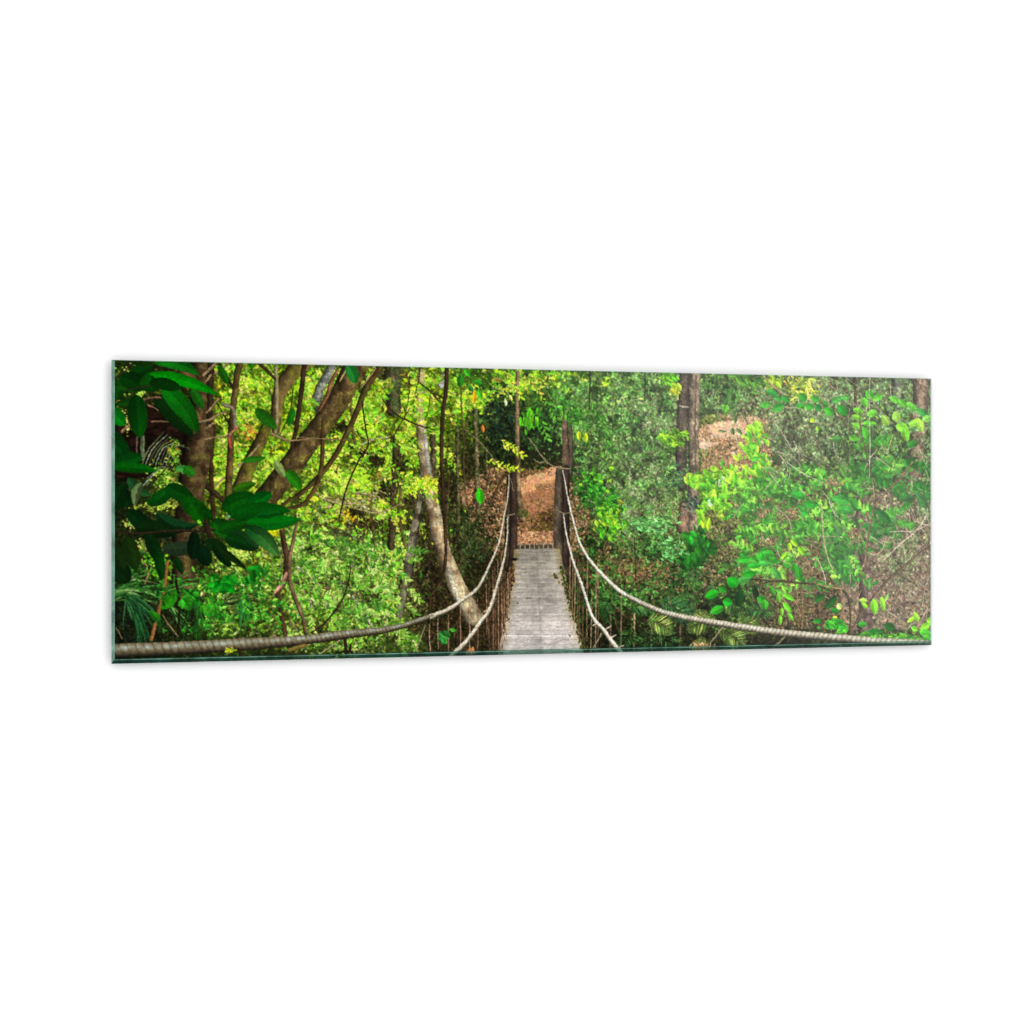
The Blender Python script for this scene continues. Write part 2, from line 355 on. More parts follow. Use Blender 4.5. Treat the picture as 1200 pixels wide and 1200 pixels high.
# leaf sprays that hang in tiers
def spray(x, y, ln, ang, n, L, pal, w=.38, droop=.5, rib=.0):
    t = np.linspace(0, 1, n)
    px = x+math.cos(ang)*ln*t; py = y+math.sin(ang)*ln*t+droop*ln*.4*t*t
    sg = np.where(np.arange(n) % 2 == 0, 1, -1); a = ang+droop*.6*t+sg*rng.uniform(.5, 1.0, n); l = rng.uniform(*L, n)
    if ln > 12: stroke([(px[0],py[0],.9),(px[n//2],py[n//2],.8),(px[-1],py[-1],.5)], flat((86,78,40)), 3)
    splat(px+np.cos(a)*l*.8, py+np.sin(a)*l*.8, l, l*w, a, pick(pal, n, .12), rib, .14)
for i in range(150):
    x = rng.uniform(250, 520); y = rng.uniform(430, 620); spray(x, y, rng.uniform(10, 26), rng.normal(.3, .5)+(math.pi if rng.random() < .3 else 0), 8, (2.2,4.2), YG)
for i in range(90):
    x = rng.uniform(330, 480); y = rng.uniform(620, 745); spray(x, y, rng.uniform(10, 24), rng.normal(.2, .5), 9, (2.2,4.4), MG)
for i in range(34):
    x = rng.uniform(455, 485); y = rng.uniform(632, 740); spray(x-8, y, rng.uniform(12, 22), rng.normal(.5, .4), 9, (2.4,4.6), [(190,225,70),(120,190,50),(80,150,40),(210,240,110)])
twigs(395, 570, 450, 600, 40, (12,40), (.6,1.5), [(190,175,120),(150,130,80),(215,205,160),(90,75,45)], .1, .35)
twigs(360, 560, 400, 600, 18, (12,30), (.8,1.6), [(190,175,120),(110,95,55)], .1, .3)
twigs(340, 640, 460, 740, 90, (6,24), (.4,1.1), [(175,165,135),(205,195,170),(120,100,75),(90,70,50)], 1.0, .7)
twigs(250, 430, 520, 570, 80, (8,28), (.4,1.0), [(120,100,55),(70,55,30),(190,180,120)], 1.3, .7)
for p in [[(348,664,3.5),(360,672,3),(371,682,2.6),(378,690,2.2),(381,705,2.2),(382,712,1.2)],[(412,696,2.5),(422,712,2.5),(432,728,2),(440,738,1.5)],[(448,560,1.2),(440,565,1),(425,575,1)],[(425,520,1.4),(440,514,1.4),(456,512,1)]]:
    stroke(p, flat((200,190,165)))
blob(408,600,9,9,60,(1.5,3),(.4,.6),[(235,190,40),(225,165,30)],1.2,.5)
blob(290,505,14,10,40,(1.5,3),(.4,.6),[(235,205,60),(225,140,60)],1.2,.7)
blob(497,470,12,16,70,(2,4),(.4,.6),[(240,215,70),(235,230,90)],-.6,.6)

# hanging sprays over the middle and the right
for i in range(230):
    x = rng.uniform(640, 800); y = rng.uniform(436, 620)
    if x < 700 and y > 540: continue
    d = tex(NC, x*3, y*3); spray(x, y, rng.uniform(9, 22), rng.normal(.6, .7), 9, (1.6,3.4), [(88,150,60),(112,172,78),(70,128,48),(134,186,96)] if d > .45 else [(88,124,60),(110,146,76),(132,166,94),(70,104,46)])
for i in range(150):
    x = rng.uniform(820, 1090); y = rng.uniform(440, 570)
    if x < 900 and 478 < y < 560: continue
    spray(x, y, rng.uniform(9, 22), rng.normal(.6, .8), 9, (1.5,3.2), [(108,150,92),(128,170,108),(90,132,70),(140,150,100)])
for i in range(110):
    x = rng.uniform(690, 880); y = rng.uniform(590, 720)
    spray(x, y, rng.uniform(8, 20), rng.normal(.6, .8), 9, (1.5,3.2), [(70,118,44),(92,142,54),(52,92,34),(112,156,66)])
# dark bush beside the bridge
blob(553,640,26,55,1900,(1.4,3.2),(.2,.36),[(40,52,24),(58,70,32),(28,38,16),(75,92,45),(34,60,34),(90,76,46)],1.4,.6)
blob(590,500,26,38,1300,(1.3,3),(.3,.5),[(32,50,26),(48,68,32),(22,34,18),(66,92,44),(20,44,40)],.3,.9)
blob(625,515,28,30,1000,(1.3,3),(.3,.5),[(30,46,24),(45,66,32),(18,28,14),(60,92,40)],.3,.9)
litter([(606,528),(662,520),(662,545),(606,549)], 700, [(24,28,14),(38,42,20),(50,50,24)])
blob(520,620,24,60,1000,(1.4,3.2),(.2,.36),[(48,54,24),(66,72,34),(30,34,16),(84,96,42)],1.4,.6)
blob(490,690,26,50,1300,(1.4,3.2),(.2,.4),[(44,38,22),(62,54,30),(30,26,14),(56,70,30),(90,80,50)],1.4,.8)
twigs(480, 610, 590, 760, 120, (8,30), (.4,1.0), [(95,85,50),(60,50,30),(125,110,75),(40,32,20)], 1.5, .45)
twigs(690, 640, 800, 720, 40, (8,30), (.4,1.1), [(95,70,45),(60,45,30),(130,105,75)], 1.5, .45)
litter([(540,575),(552,572),(553,590),(541,592)], 130); litter([(585,598),(598,570),(598,625),(588,640)], 260)

for i in (0, 1, 3, 4, 6, 7, 10, 14): stroke(FAR[i][0], bark(FAR[i][1], .3, -1, .8, patch=FAR[i][2]), wob=.4)
for x, y, rx, ry in [(395,455,14,12),(470,505,22,16),(452,450,12,8),(560,470,14,8),(500,455,16,12),(385,490,10,8),(460,600,12,14)]: blob(x, y, rx, ry, 120, (1.8,4.0), (.35,.55), YG, .1, .8, clump=.15)
for x, y, rx, ry in [(450,575,7,10),(480,590,9,12),(425,535,8,6),(470,545,6,14),(416,600,10,5),(330,560,8,10),(440,540,8,5),(545,545,9,20),(520,560,9,30),(352,540,6,8),(398,500,7,6)]: blob(x, y, rx, ry, 160, (1.2,3), (.3,.5), [(50,48,22),(34,30,16),(80,66,36),(60,72,28)], 1.2, .7, drift=.5)
twigs(330, 440, 500, 620, 70, (8,26), (.4,1.0), [(60,46,26),(150,135,90),(200,190,130),(40,30,18)], 1.2, .6)
ragged(131, 500, amp=2.2, cell=4.5, seed=7, grain=.36); ragged(500, 1091, amp=2.2, cell=4, seed=17, grain=.40); soften(k=.9); soften(640, 1091, k=.9)
# ---- 6 nearer trunks
stroke([(492,496,11),(494,515,13),(500,560,15),(508,600,17),(518,642,18),(530,675,20),(542,700,21),(556,724,22)], bark((194,174,136), .25, -1, .6, patch=(150,118,84)), wob=.7)
stroke([(497,500,5),(501,540,6),(505,570,4)], bark((215,210,195), .1, rough=.7), alpha=.75)
stroke([(524,660,7),(532,690,7),(542,712,6)], bark((205,200,180), .1, rough=.8), alpha=.5)
stroke([(491,578,9),(488,610,10),(482,640,11),(478,664,12)], bark((128,118,96), .2, 1, .9, patch=(70,62,46)), wob=.6)
stroke([(480,664,10),(474,690,10),(468,720,9)], bark((112,104,86), .2, 1, .9), alpha=.8)
stroke([(495,590,3),(500,615,4),(505,650,4)], flat((50,46,22)), alpha=.8)
stroke([(493,436,9),(492,470,10),(492,500,11)], bark((180,158,118), .2, -1, .7), alpha=.75)
for x, y in [(486,492),(502,484),(484,474),(500,466),(506,502),(486,455)]: blob(x, y, 8, 6, 22, (2.2,4.2), (.4,.55), YG, .2, .7)
for q in [(413,430,520,3),(436,560,640,3),(540,430,520,2.4),(526,560,640,2.2),(472,560,640,4),(430,610,660,2.4),(548,480,600,2)]:
    stroke([(q[0],q[1],q[3]*.8),(q[0]+rng.normal(0,3),(q[1]+q[2])/2,q[3]),(q[0]+rng.normal(0,4),q[2],q[3])], bark((96,78,50), .3, -1, .8), alpha=.8)
for p_ in [[(398,572,2.4),(420,577,2.6),(445,582,1.6)],[(378,585,2.2),(400,590,2.4),(425,588,1.6)],[(398,560,1.6),(425,566,2),(452,578,1.2)],[(392,598,1.6),(404,605,1.8),(412,618,1.4)],[(405,592,1.4),(440,600,1.6),(470,590,1)]]: stroke(p_, flat((176,158,106), var=.6))
blob(430,615,26,10,220,(1.2,2.8),(.3,.45),[(72,56,32),(96,72,44),(54,60,28),(40,32,18)],1.2,.8,drift=.6)
blob(425,700,18,24,260,(1.2,2.8),(.25,.4),[(82,70,42),(60,52,30),(110,96,64),(70,84,38)],1.3,.8,drift=.6)
blob(385,690,14,16,120,(1.2,2.8),(.25,.4),[(82,70,42),(60,52,30),(120,100,70)],1.3,.8,drift=.6)
for i in range(44):
    x = rng.uniform(335, 480); y = rng.uniform(628, 735); spray(x, y, rng.uniform(12, 26), rng.normal(.35, .5), 10, (2.6,4.6), [(150,196,76),(110,168,52),(184,218,104)] if rng.random() < .6 else [(90,146,50),(70,120,40)], .36, .6)
blob(500,565,10,10,70,(2,4),(.4,.6),[(225,235,60),(190,220,40),(240,220,80)],0,.6)
for a in [(478,572,34,.15),(450,560,36,.3),(440,585,30,.5),(488,566,22,.1),(455,545,30,.5),(460,520,30,-.2)]: spray(a[0], a[1], a[2], a[3], 11, (2.5,4.5), YG[:6])
# gray trunk group behind the right bushes
stroke([(801,436,11),(799,480,13),(797,520,14),(799,570,11)], bark((86,74,62), .2, -1, .8), wob=.5)
stroke([(813,436,15),(812,480,14),(812,520,14),(812,560,13),(811,615,15)], bark((160,138,112), .25, -1, .8, patch=(120,104,84)), wob=.5)
stroke([(815,440,2),(814,500,2.2),(815,560,2)], flat((80,66,52)), alpha=.7)
stroke([(801,592,12),(799,618,14)], bark((146,112,88), .25, -1, .8), wob=.5)
stroke([(796,475,1.6),(801,476,1.6),(806,476,1.4)], flat((200,185,160)))
blob(813,590,12,9,150,(1.5,3.2),(.25,.4),[(40,60,42),(70,95,70),(110,130,110)],.6,.7)
# trunk above the right bridge post
stroke([(661,478,6),(662,510,8),(663,548,9)], bark((106,84,66), .2, 1, .8), wob=.4)
stroke([(668,500,4),(669,530,5),(668,552,6)], bark((86,76,62), .2, 1, .8), wob=.4)
for a in [(650,475,26,.6),(640,470,24,1.0),(655,470,30,.2),(630,480,30,1.2),(628,460,34,1.5),(668,480,22,.7),(690,470,30,.9),(700,490,30,1.1),(645,455,30,.8)]:
    spray(a[0], a[1], a[2], a[3], 12, (3,5.2), [(58,128,34),(80,155,44),(100,176,52),(42,100,30)])
for a in [(686,512,3.6),(678,510,3)]:
    splat([a[0]],[a[1]],[6],[2.8],[1.45],np.array([[190,215,30]])/255.)
blob(620,492,10,12,50,(3,5),(.35,.5),[(110,200,30),(80,170,25)],1.3,.4)

stroke([(1078,442,21),(1078,470,20),(1074,495,18)], bark((148,124,102), .15, -1, .9, patch=(116,96,80)), wob=.5)
for x, y in [(1060,480),(1085,490),(1070,500)]: blob(x, y, 12, 7, 60, (1.5,3.4), (.3,.5), [(100,150,80),(120,170,90),(70,120,60)], .4, .9)
ALPHA = .85
litter([(822,503),(845,497),(885,490),(892,497),(862,508),(822,523)], 1100, [(232,188,150),(226,178,140),(218,168,130)], (3,6), .02)
litter([(608,565),(640,553),(655,549),(655,557),(636,567),(608,578)], 900, [(236,184,130),(228,172,118),(220,160,108)], (3,6), .02)
litter([(608,581),(634,570),(655,562),(655,590),(622,602),(608,606)], 800, [(176,122,84),(162,108,72),(192,138,98)], (1.2,2.6), .05)
ALPHA = .8
for x, y, rx, ry, n in [(826,505,7,9,120),(856,490,22,3,90),(850,515,26,4,220),(888,500,9,9,150),(640,570,16,3,130),(612,562,5,6,50),(630,552,18,2.5,110),(632,590,18,6,160)]: blob(x, y, rx, ry, n, (.8,1.8), (.35,.7), [(166,116,80),(140,100,66),(196,146,108),(110,92,52)], .0, .8, drift=0)
ALPHA = .85
for x, y, rx, ry, n in [(360,470,30,24,60),(300,530,30,30,50),(440,480,36,30,80),(420,560,40,26,80),(480,530,24,26,50),(550,460,30,14,50),(370,660,40,24,50),(430,700,36,24,50),(620,450,30,10,34)]:
    blob(x, y, rx, ry, n, (3.2,5.6), (.35,.5), [(178,226,44),(140,204,40),(208,238,84),(120,186,44)] if y < 620 else [(150,204,80),(110,176,56),(184,222,110)], .3, .7, .06, clump=.12, drift=0)
ALPHA = 1.0
ragged(amp=1.0, cell=4, seed=27, grain=.18)
# ---- 7 the bridge
def deck(X, Y):
    gx = GX[X]; gy = 600+(Y/CH-.5)*FPX*.4/_d[X]-.5*_u[X]
    t = np.clip((gy-642.5)/122, 0, 1)
    lx = 602.5-17.5*t**1.0; rx = 655+29*t
    s = (gx-lx)/(rx-lx)
    top, bot = C(174,163,146), C(228,215,209)
    c = top+(bot-top)*np.clip(t*1.15, 0, 1)[:, None]
    edge = np.clip(1-np.minimum(s, 1-s)*7, 0, 1)*np.clip(1.25-t, 0, 1); edge *= .6+.9*tex(NC, X*1.2, Y*1.2)
    c = c*(1-edge[:, None]*.9)+C(176,152,96)*edge[:, None]*.9
    q = np.log(1+(t*122)/34)*24.0           # plank index grows slower towards the viewer
    ph = q % 1; idx = q.astype(int)
    rk = np.sin(idx*12.9898)*43758.5453; rk = rk-np.floor(rk)
    k = .90+.14*rk
    k = k*np.where(ph < .14, .87, 1)*np.where((ph > .13) & (ph < .24), 1.05, 1)
    gr = tex(NF, X*.10+idx*37, Y*1.2+idx*11)
    k = k*(.86+.24*gr)*(.93+.14*tex(NC, X, Y))
    k = k*(1-.10*np.exp(-((s-.5)/.018)**2))*(1-.08*np.exp(-((s-.42)/.12)**2)*tex(NM, X*.3, Y*.3)*2)
    l = np.where((idx % 5 == 3) & (ph > .1) & (ph < .34), 1.16, 1)*np.where((idx % 5 == 3) & (ph < .1), .8, 1)
    st = np.clip((tex(NG, X*2.2+40, Y*1.6)-.5)*2.2, 0, 1)*.09+np.clip((tex(NC, X*.8, Y*2.2)-.62)*3, 0, 1)*.10
    return np.clip(c*(k*l*(1-st))[:, None], 0, 1)
poly([(600,637),(655,636),(655,644),(600,645)], lambda X, Y: C(92,78,60)*(.55+.6*tex(NM, X, Y))[:, None])
for x in np.arange(604, 655, 5.4): stroke([(x,638,.8),(x,643,.8)], flat((200,185,150)))
poly([(600,636.6),(655,635.8),(655,637.6),(600,638.4)], lambda X, Y: C(165,140,110)*(.6+.6*tex(NM, X, Y))[:, None])
# soil and roots under both hand rails
litter([(590,655),(603,655),(598,700),(590,730),(583,768),(572,768),(580,700)], 1300, [(70,52,34),(50,38,24),(92,68,46),(40,36,20),(116,90,64)])
litter([(655,655),(668,650),(690,700),(728,762),(684,766),(672,720)], 1300, [(42,40,22),(30,28,16),(60,54,30),(76,60,40),(52,70,30)])
# posts
stroke([(597,553,8),(597,590,10),(596,640,12),(596,664,12)], bark((60,50,34), .1, -1, .6))
stroke([(601.5,551,8),(601.5,600,9.5),(600.5,650,9.5),(598,672,10)], bark((64,50,42), .25, -1, .6), wob=.2)
stroke([(655,551,9),(654,590,11),(653,630,11),(657,648,9)], bark((90,78,64), .2, 1, .7), wob=.2)
stroke([(663,549,8.5),(662,600,10),(663,650,10),(666,672,10)], bark((66,52,44), .2, 1, .6), wob=.2)
stroke([(659.5,552,1),(659.5,646,1.2)], flat((34,22,18)))
# tree stem beside the left post
stroke([(606,436,4.5),(605.5,470,5),(605.5,510,6),(606.5,550,5.5),(608,585,7),(612,606,11)], bark((150,122,86), .3, -1, .7, patch=(110,92,66)), wob=.3)
blob(613,601,6,5,60,(1,2.2),(.3,.5),[(60,80,30),(90,90,45)],1.3,.5)
poly([(602.5,642.8),(655,641.8),(669,705),(684.5,766.5),(583,768.5),(592,718)], deck)
stroke([(585,763.0,.8),(620,761.6,.8),(660,761.4,.8),(683,763.5,.8)], flat((118,108,104)))
blob(606,706,1.5,.8,4,(.8,1.4),(.4,.6),[(60,50,45)]); blob(620,700,12,.8,9,(1,2.4),(.2,.3),[(100,90,84)],0,.1)
blob(602,655,4,1,10,(1.5,3),(.3,.5),[(35,28,20)],.3,.3)
for x, y in [(652,676),(655,681),(650,673),(656,670)]: blob(x,y,2,1.5,8,(1,2),(.4,.6),[(90,80,30),(140,130,60),(60,55,25)])
# ragged leaves along both deck edges
def along(pts, n, r, pal, L=(1.2,2.6)):
    p = spline(pts, 20); j = rng.integers(0, len(p), n); l = rng.uniform(*L, n)
    splat(p[j, 0]+rng.normal(0, r, n), p[j, 1]+rng.normal(0, r, n), l, l*.4, rng.normal(1.5, .7, n), pick(pal, n, .25))
along([(600,664,1),(597,685,1),(592,712,1),(588,738,1)], 260, 1.8, [(60,34,24),(90,55,40),(40,26,18),(120,95,50)])
along([(658,664,1),(664,690,1),(671,715,1),(679,742,1),(685,764,1)], 300, 1.8, [(52,48,24),(80,74,36),(36,30,18),(110,104,60),(70,90,40)])
twigs(583,700,590,766,14,(8,20),(.5,.9),[(112,84,64),(86,62,48)],1.5,.15)
# hangers
RS = [(140,104,80),(160,124,98),(112,80,60),(182,150,120)]
for x, a, b in [(539,706,756),(549.5,706,762),(559,702,764),(569,684,742),(573,676,764),(577,668,764),(579.5,664,758),(583,655,762),(587,650,764),(588,700,752),(590.5,690,740),(592,680,728),(594.5,670,716),(596.5,664,704),(525,720,764),(513,722,760),(503,730,764)]:
    stroke([(x,a,1.0),(x+rng.normal(0,.5),(a+b)/2,1.25),(x+rng.normal(.6,.4),b,1.3)], flat(RS[rng.integers(4)], var=.7), 6)
for x, a, b in [(668,640,700),(671,650,720),(673.5,655,735),(677,655,742),(679,658,750),(683.5,652,752),(693,690,764),(698,668,764),(701,680,764),(715.5,690,764),(714.5,720,764),(727.5,700,758),(743,718,762),(764,730,764),(797,726,762),(700,655,690),(688,650,750)]:
    w = 1.1+max(0, (x-690)/70)*.9
    stroke([(x,a,w),(x-.5+rng.normal(0,.4),(a+b)/2,w*1.1),(x-1+rng.normal(0,.4),b,w)], flat([(140,112,82),(165,135,100),(110,84,60)][rng.integers(3)], var=.6), 6)
# ferns below the right rail
def fern(x, y, ln, ang, n, L, pal, droop=.8, w=.085, dark=True):
    t = np.linspace(.08, 1, n)
    px = x+math.cos(ang)*ln*t; py = y+math.sin(ang)*ln*t+droop*ln*.5*t*t
    da = np.arctan2(math.sin(ang)+droop*t, math.cos(ang))
    for sg in (1, -1):
        a = da+sg*(1.15-.45*t); l = ln*L*(np.sin(math.pi*np.clip(t*.86+.1, 0, 1)))*rng.uniform(.85, 1.1, n)+.6
        splat(px+np.cos(a)*l, py+np.sin(a)*l, l, np.maximum(l*w, .3), a, pick(pal, n, .16), 0, .2)
    stroke([(px[0],py[0],1),(px[n//2],py[n//2],.8),(px[-1],py[-1],.4)], flat(tuple(int(v*.8) for v in pal[0])), 4)
FG = [(38,78,32),(52,98,44),(26,58,26),(74,124,58)]
for x, y, ln, a in [(730,712,34,-.4),(765,737,36,.4),(745,735,34,2.4),(775,742,36,2.9),(870,700,32,-1.2),(880,720,30,-.6),(890,730,28,-2.2),(905,715,30,-2.8),(700,700,26,.9),(830,680,26,1.3),(815,655,26,1.6),(850,690,26,.9),(720,690,24,2.2),(800,690,24,1.1)]:
    fern(x, y, ln, a, 18, .22, FG)
blob(800,745,90,14,500,(1.4,3.2),(.12,.25),[(26,34,18),(40,52,26),(18,24,14),(60,76,36)],.6,.9)
for x, y, ln, a in [(840,723,34,3.1),(838,735,34,.25),(756,725,30,.1),(826,745,22,2.2),(862,726,26,.1)]:
    fern(x, y, ln, a, 20, .26, [(128,156,64),(95,130,50),(165,182,88),(80,118,45)], w=.08)
fern(772,702,38,.35,26,.24,[(36,96,50),(52,120,62),(28,78,40)],.5,.06)
blob(823,757,11,4,150,(2,5),(.1,.2),[(205,140,80),(225,170,110),(160,95,50),(240,195,140)],1.9,.7)
# ropes
def rope(base, dark, pitch, grey=None, amp=.22, up=1):
    base, dark = C(*base), C(*dark)
    def f(a, s, X, Y, t):
        s = s*up; ph = (a/pitch if np.isscalar(pitch) else a.max()/(pitch[1]-pitch[0])*np.log((pitch[0]+(pitch[1]-pitch[0])*a/a.max())/pitch[0])); ph = (ph+.3*s+.25*tex(NG, X, Y)) % 1
        k = (1-.55*np.clip(s+.15, 0, 1)**1.3-.2*s*s)*(1+.12*np.clip(-s, 0, 1))*(.82+.34*tex(NM, X, Y))*(.86+.24*tex(NF, X, Y))
        g = np.clip(1-np.abs(ph-.5)*6.5, 0, 1)*amp; bump = 1+.08*np.cos((ph-.0)*6.283)
        c = base*(k*bump)[:, None]
        if grey is not None:
            h = (np.clip(.75-np.abs(s+.35)*1.3, 0, 1)*(.3+1.1*tex(NC, X*1.5, Y)))[:, None]; c = c*(1-h)+C(*grey)*h
        return np.clip(c*(1-g[:, None])+dark*g[:, None], 0, 1)
    return f
UL = [(596.3,556,1.3),(595,580,1.8),(591,602,2.2),(585,634,2.8),(573,663,3.2),(560,688,3.8),(541,703,4.6),(523,714.5,5.2),(501,723,5.8),(475,732,7)]
UL2 = [(501,723,5.8),(475,732,7),(448,738,8),(408,742.5,10),(382,746,10.5),(355,749.5,11),(301,753.5,14),(288,754.5,14.5),(208,759,15.5),(133,762,16.5),(110,763,16.5)]
stroke([(594.8,605,1.4),(594,630,1.8),(591,652,2.4),(588,665,3.2),(581,690,3.8),(573,714,4.4),(561,731,4.8),(547,750,5.4),(529,768,5.6),(520,777,6)], rope((255,240,212),(150,110,80),9,amp=.25,up=-1), wob=.35)
stroke(UL, rope((240,224,196),(150,120,90),8,amp=.2,up=-1), wob=.15)
stroke([(p[0], p[1]+p[2]*.42, 2.5) for p in UL2[2:]], flat((26,20,10)), alpha=.55)

for x, y, w, h in [(505,722,4,3.5),(410,741,8,6),(282,752,9,9)]: blob(x,y,w*.5,h*.35,int(w*2.5),(2,4),(.5,.7),[(150,138,110),(180,172,150)],.2,.4)
stroke([(659.5,601,1.6),(663,625,2.2),(669,650,2.8),(672,660,3.2),(683,691,3.8),(693,721,4.2),(707,738,4.8),(721,757,5.6),(728,765,6),(735,776,6)], rope((255,245,222),(170,130,95),9,amp=.2), wob=.35)
UR = [(659,551,1.4),(665,583,2),(672,613,2.6),(680,638,3.2),(693,659,4),(716,683.5,4.8),(736,698.5,5.2),(768,713.5,5.6)]
UR2 = [(736,698.5,5.2),(768,713.5,5.6),(795,721.5,6.4),(840,729.5,7),(888,737,7.8),(928,742,8),(985,747,8.4),(1027,750.5,8.2),(1091,753,7),(1110,754,7)]
stroke(UR, rope((255,243,220),(170,140,105),8,amp=.15), wob=.15)
stroke(UR2, rope((188,178,154),(88,76,52),13.5,(212,214,208),.7), wob=.15)
for x, y in [(697,731),(718,745),(712,735),(727,757),(557,735),(569,715),(580,690)]:
    stroke([(x-3,y+2,1),(x,y,1.6),(x+4,y-2,.8)], flat((225,200,170)))
for p in [[(704,742,1.6),(696,756,1.8),(690,765,1.6)],[(848,732,1.8),(840,742,1.6),(832,752,1.6)],[(920,744,2),(912,752,2),(905,757,1.6)],[(498,732,1.6),(492,748,1.6),(484,766,1.4)],[(598,560,.8),(601,575,.8)],
          [(618,512,1.2),(626,522,1.6),(634,534,1.8),(643,543,1.8),(653,547.5,1.8),(668,549,1.6),(681,546,1)],[(625,538,1.4),(632,542,1.4),(640,540,1.2)],[(652,597,1),(660,601,1.4),(670,600,1)],[(592,604,1),(598,603,1.4),(603,602,1)],
          [(672,616,1.4),(678,614,1.2),(684,612,1)],[(722,697,1.4),(727,699,1.4),(730,693,1)]]:
    stroke(p, flat((168,152,118)), alpha=.85)
stroke([(612,530,3.4),(604,546,3.4),(596,554,3.2),(586,564,3),(579,580,3),(570,598,2.6),(566,606,2)], flat((84,68,42)))
stroke([(577,538,1),(586,548,1),(566,522,1),(545,503,.8)], flat((165,145,100)))

# ---- 8 nearer saplings left of the bridge
splat([562],[581],[10],[5.4],[1.45],np.array([[50,170,25]])/255.,.12,.2)
splat([555.5,565.5],[465,502],[8,5],[2.8,2],[1.6,1.5],np.array([[240,165,25],[210,120,40]])/255.,.1,.2)
splat([539,547,562,560,551],[446,437,462,448,455],[9,6,6,6,5],[4.5,3.5,3.5,3,3],[1.6,.8,1.2,.4,.8],np.array([[35,115,25],[60,170,30],[70,185,30],[40,140,30],[40,120,30]])/255.,.1,.2)
splat([592,598],[471,466],[5,4],[1.8,1.8],[1.4,1.2],np.array([[250,245,190],[230,225,120]])/255.)
for a in [(570,540,30,.1),(580,548,30,-.1),(605,525,-18,.3),(590,522,24,.3),(594,440,26,.9),(615,440,30,.8)]: spray(a[0], a[1], a[2], a[3], 10, (2.2,4), [(205,235,45),(170,215,30),(235,235,80)])
stroke([(517,430,6),(523,432,5),(522,460,5.2),(518,490,5),(517,538,4.6),(520,600,4.2),(522,640,4),(520,668,3.8),(513,686,3.4),(505,697,3),(503,715,2.6)][1:], bark((66,48,32), .3, -1, .5), wob=.35)
stroke([(448,468,1.6),(458,480,1.8),(470,489,1.8),(490,498,1.8),(508,503,1.4)], flat((58,42,22)))
stroke([(490,447,1.6),(503,458,1.8),(514,470,1.6)], flat((58,42,22)))
for p in [[(492,430,1.4),(490,446,1.2),(486,462,1)],[(480,440,1.2),(478,470,1),(473,490,1)],[(505,450,1),(502,478,1),(498,492,1)],[(460,512,1.4),(470,495,1.4),(480,478,1)]]: stroke(p, flat((70,55,28)))

soften(k=.7)
ragged(400, 1091, amp=.7, cell=4, seed=37, grain=.10)
# ---- 9 big trunks, left
stroke([(365,420,19),(350,430,19),(336,445,19),(327,462,17),(324,485,14),(323,505,10)], bark((112,92,52), .35, -1, .55, moss=(120,118,40)), wob=.5)
stroke([(323,428,4),(324,460,5),(324,490,4.5),(322,506,4)], bark((160,142,100), .3, -1, .5))
stroke([(312,500,12),(303,522,16),(292,545,18),(282,572,20),(276,605,20)], bark((98,82,42), .35, -1, .55, moss=(120,125,35)), wob=.5)
stroke([(304,520,2.2),(290,536,2.2),(270,554,2),(240,578,2)], flat((160,138,95)))
stroke([(419,424,30),(408,448,28),(393,475,26),(378,496,25),(358,522,27),(336,552,27),(312,582,28),(296,606,28)], bark((112,90,54), .32, -1, .8, moss=(108,100,40), patch=(72,56,34)), wob=.7)
stroke([(396,432,3),(388,448,5),(384,462,5),(374,480,4)], bark((124,84,56), .3, -1, .5))
stroke([(410,424,2),(404,436,2.2),(398,447,1.6)], flat((190,160,105)))
stroke([(448,424,7),(440,438,7.5),(428,456,7.5),(419,480,7),(408,505,6.6),(396,528,6.4),(384,546,6.4),(368,564,6),(352,578,5.6),(330,592,4.6)], bark((76,58,32), .35, -1, .5, moss=(84,78,34)), wob=.35)
stroke([(379,492,4),(378,512,5),(377,540,5.5),(374,560,5.4),(364,580,5),(352,592,4.4),(333,597,3.6)], bark((84,64,36), .35, -1, .5), wob=.35)
stroke([(440,432,1.4),(430,446,1.6),(424,453,1.4)], flat((170,140,90)))
stroke([(357,420,6),(354,450,6),(350,480,5.6),(346,505,5.2),(341,526,4)], bark((54,40,26), .3, -1, .4), wob=.3)
stroke([(300,424,3.4),(312,434,3.8),(322,444,3.4)], flat((60,44,28)))
stroke([(343,456,1.6),(341,475,1.6),(335,495,1.6),(326,512,1.4)], flat((50,62,26)))
stroke([(424,470,1.6),(428,500,1.8),(431,522,1.8),(420,540,2),(406,572,2),(399,600,1.8),(397,608,1.6)], flat((44,32,20)))
stroke([(283,420,8),(278,436,8),(276,452,8),(273,480,8),(271,500,8),(270,530,8),(268,560,9),(267,592,9)], bark((88,66,38), .35, -1, .6, moss=(90,84,36)), wob=.4)
stroke([(262,474,4),(273,480,4.5),(275,500,5)], flat((130,115,95)))
stroke([(256,424,3),(264,438,3.4),(273,454,3)], flat((42,32,20)))
stroke([(253,470,1.6),(262,486,1.8),(270,500,1.6)], flat((30,26,16)))
stroke([(250,500,5.5),(247,538,5.5),(248,575,5.5),(250,610,5)], bark((60,40,24), .3, -1, .4), wob=.3)
stroke([(238,566,7),(250,576,7),(264,588,6)], bark((56,44,28), .3, -1, .4), wob=.3)
stroke([(318,508,3.4),(328,513,3.2),(340,516,2.6),(372,514,1.4),(400,516,1)], flat((150,124,84)))
stroke([(348,512,1),(370,514,1),(410,516,.9),(440,514,.8)], flat((130,110,75)))
stroke([(331,596,7),(329,610,6.5),(332,632,6.4),(336,655,7),(335,676,8),(326,690,7),(326,702,6),(330,722,5.8),(334,745,5.6)], bark((78,56,38), .35, -1, .5), wob=.35)
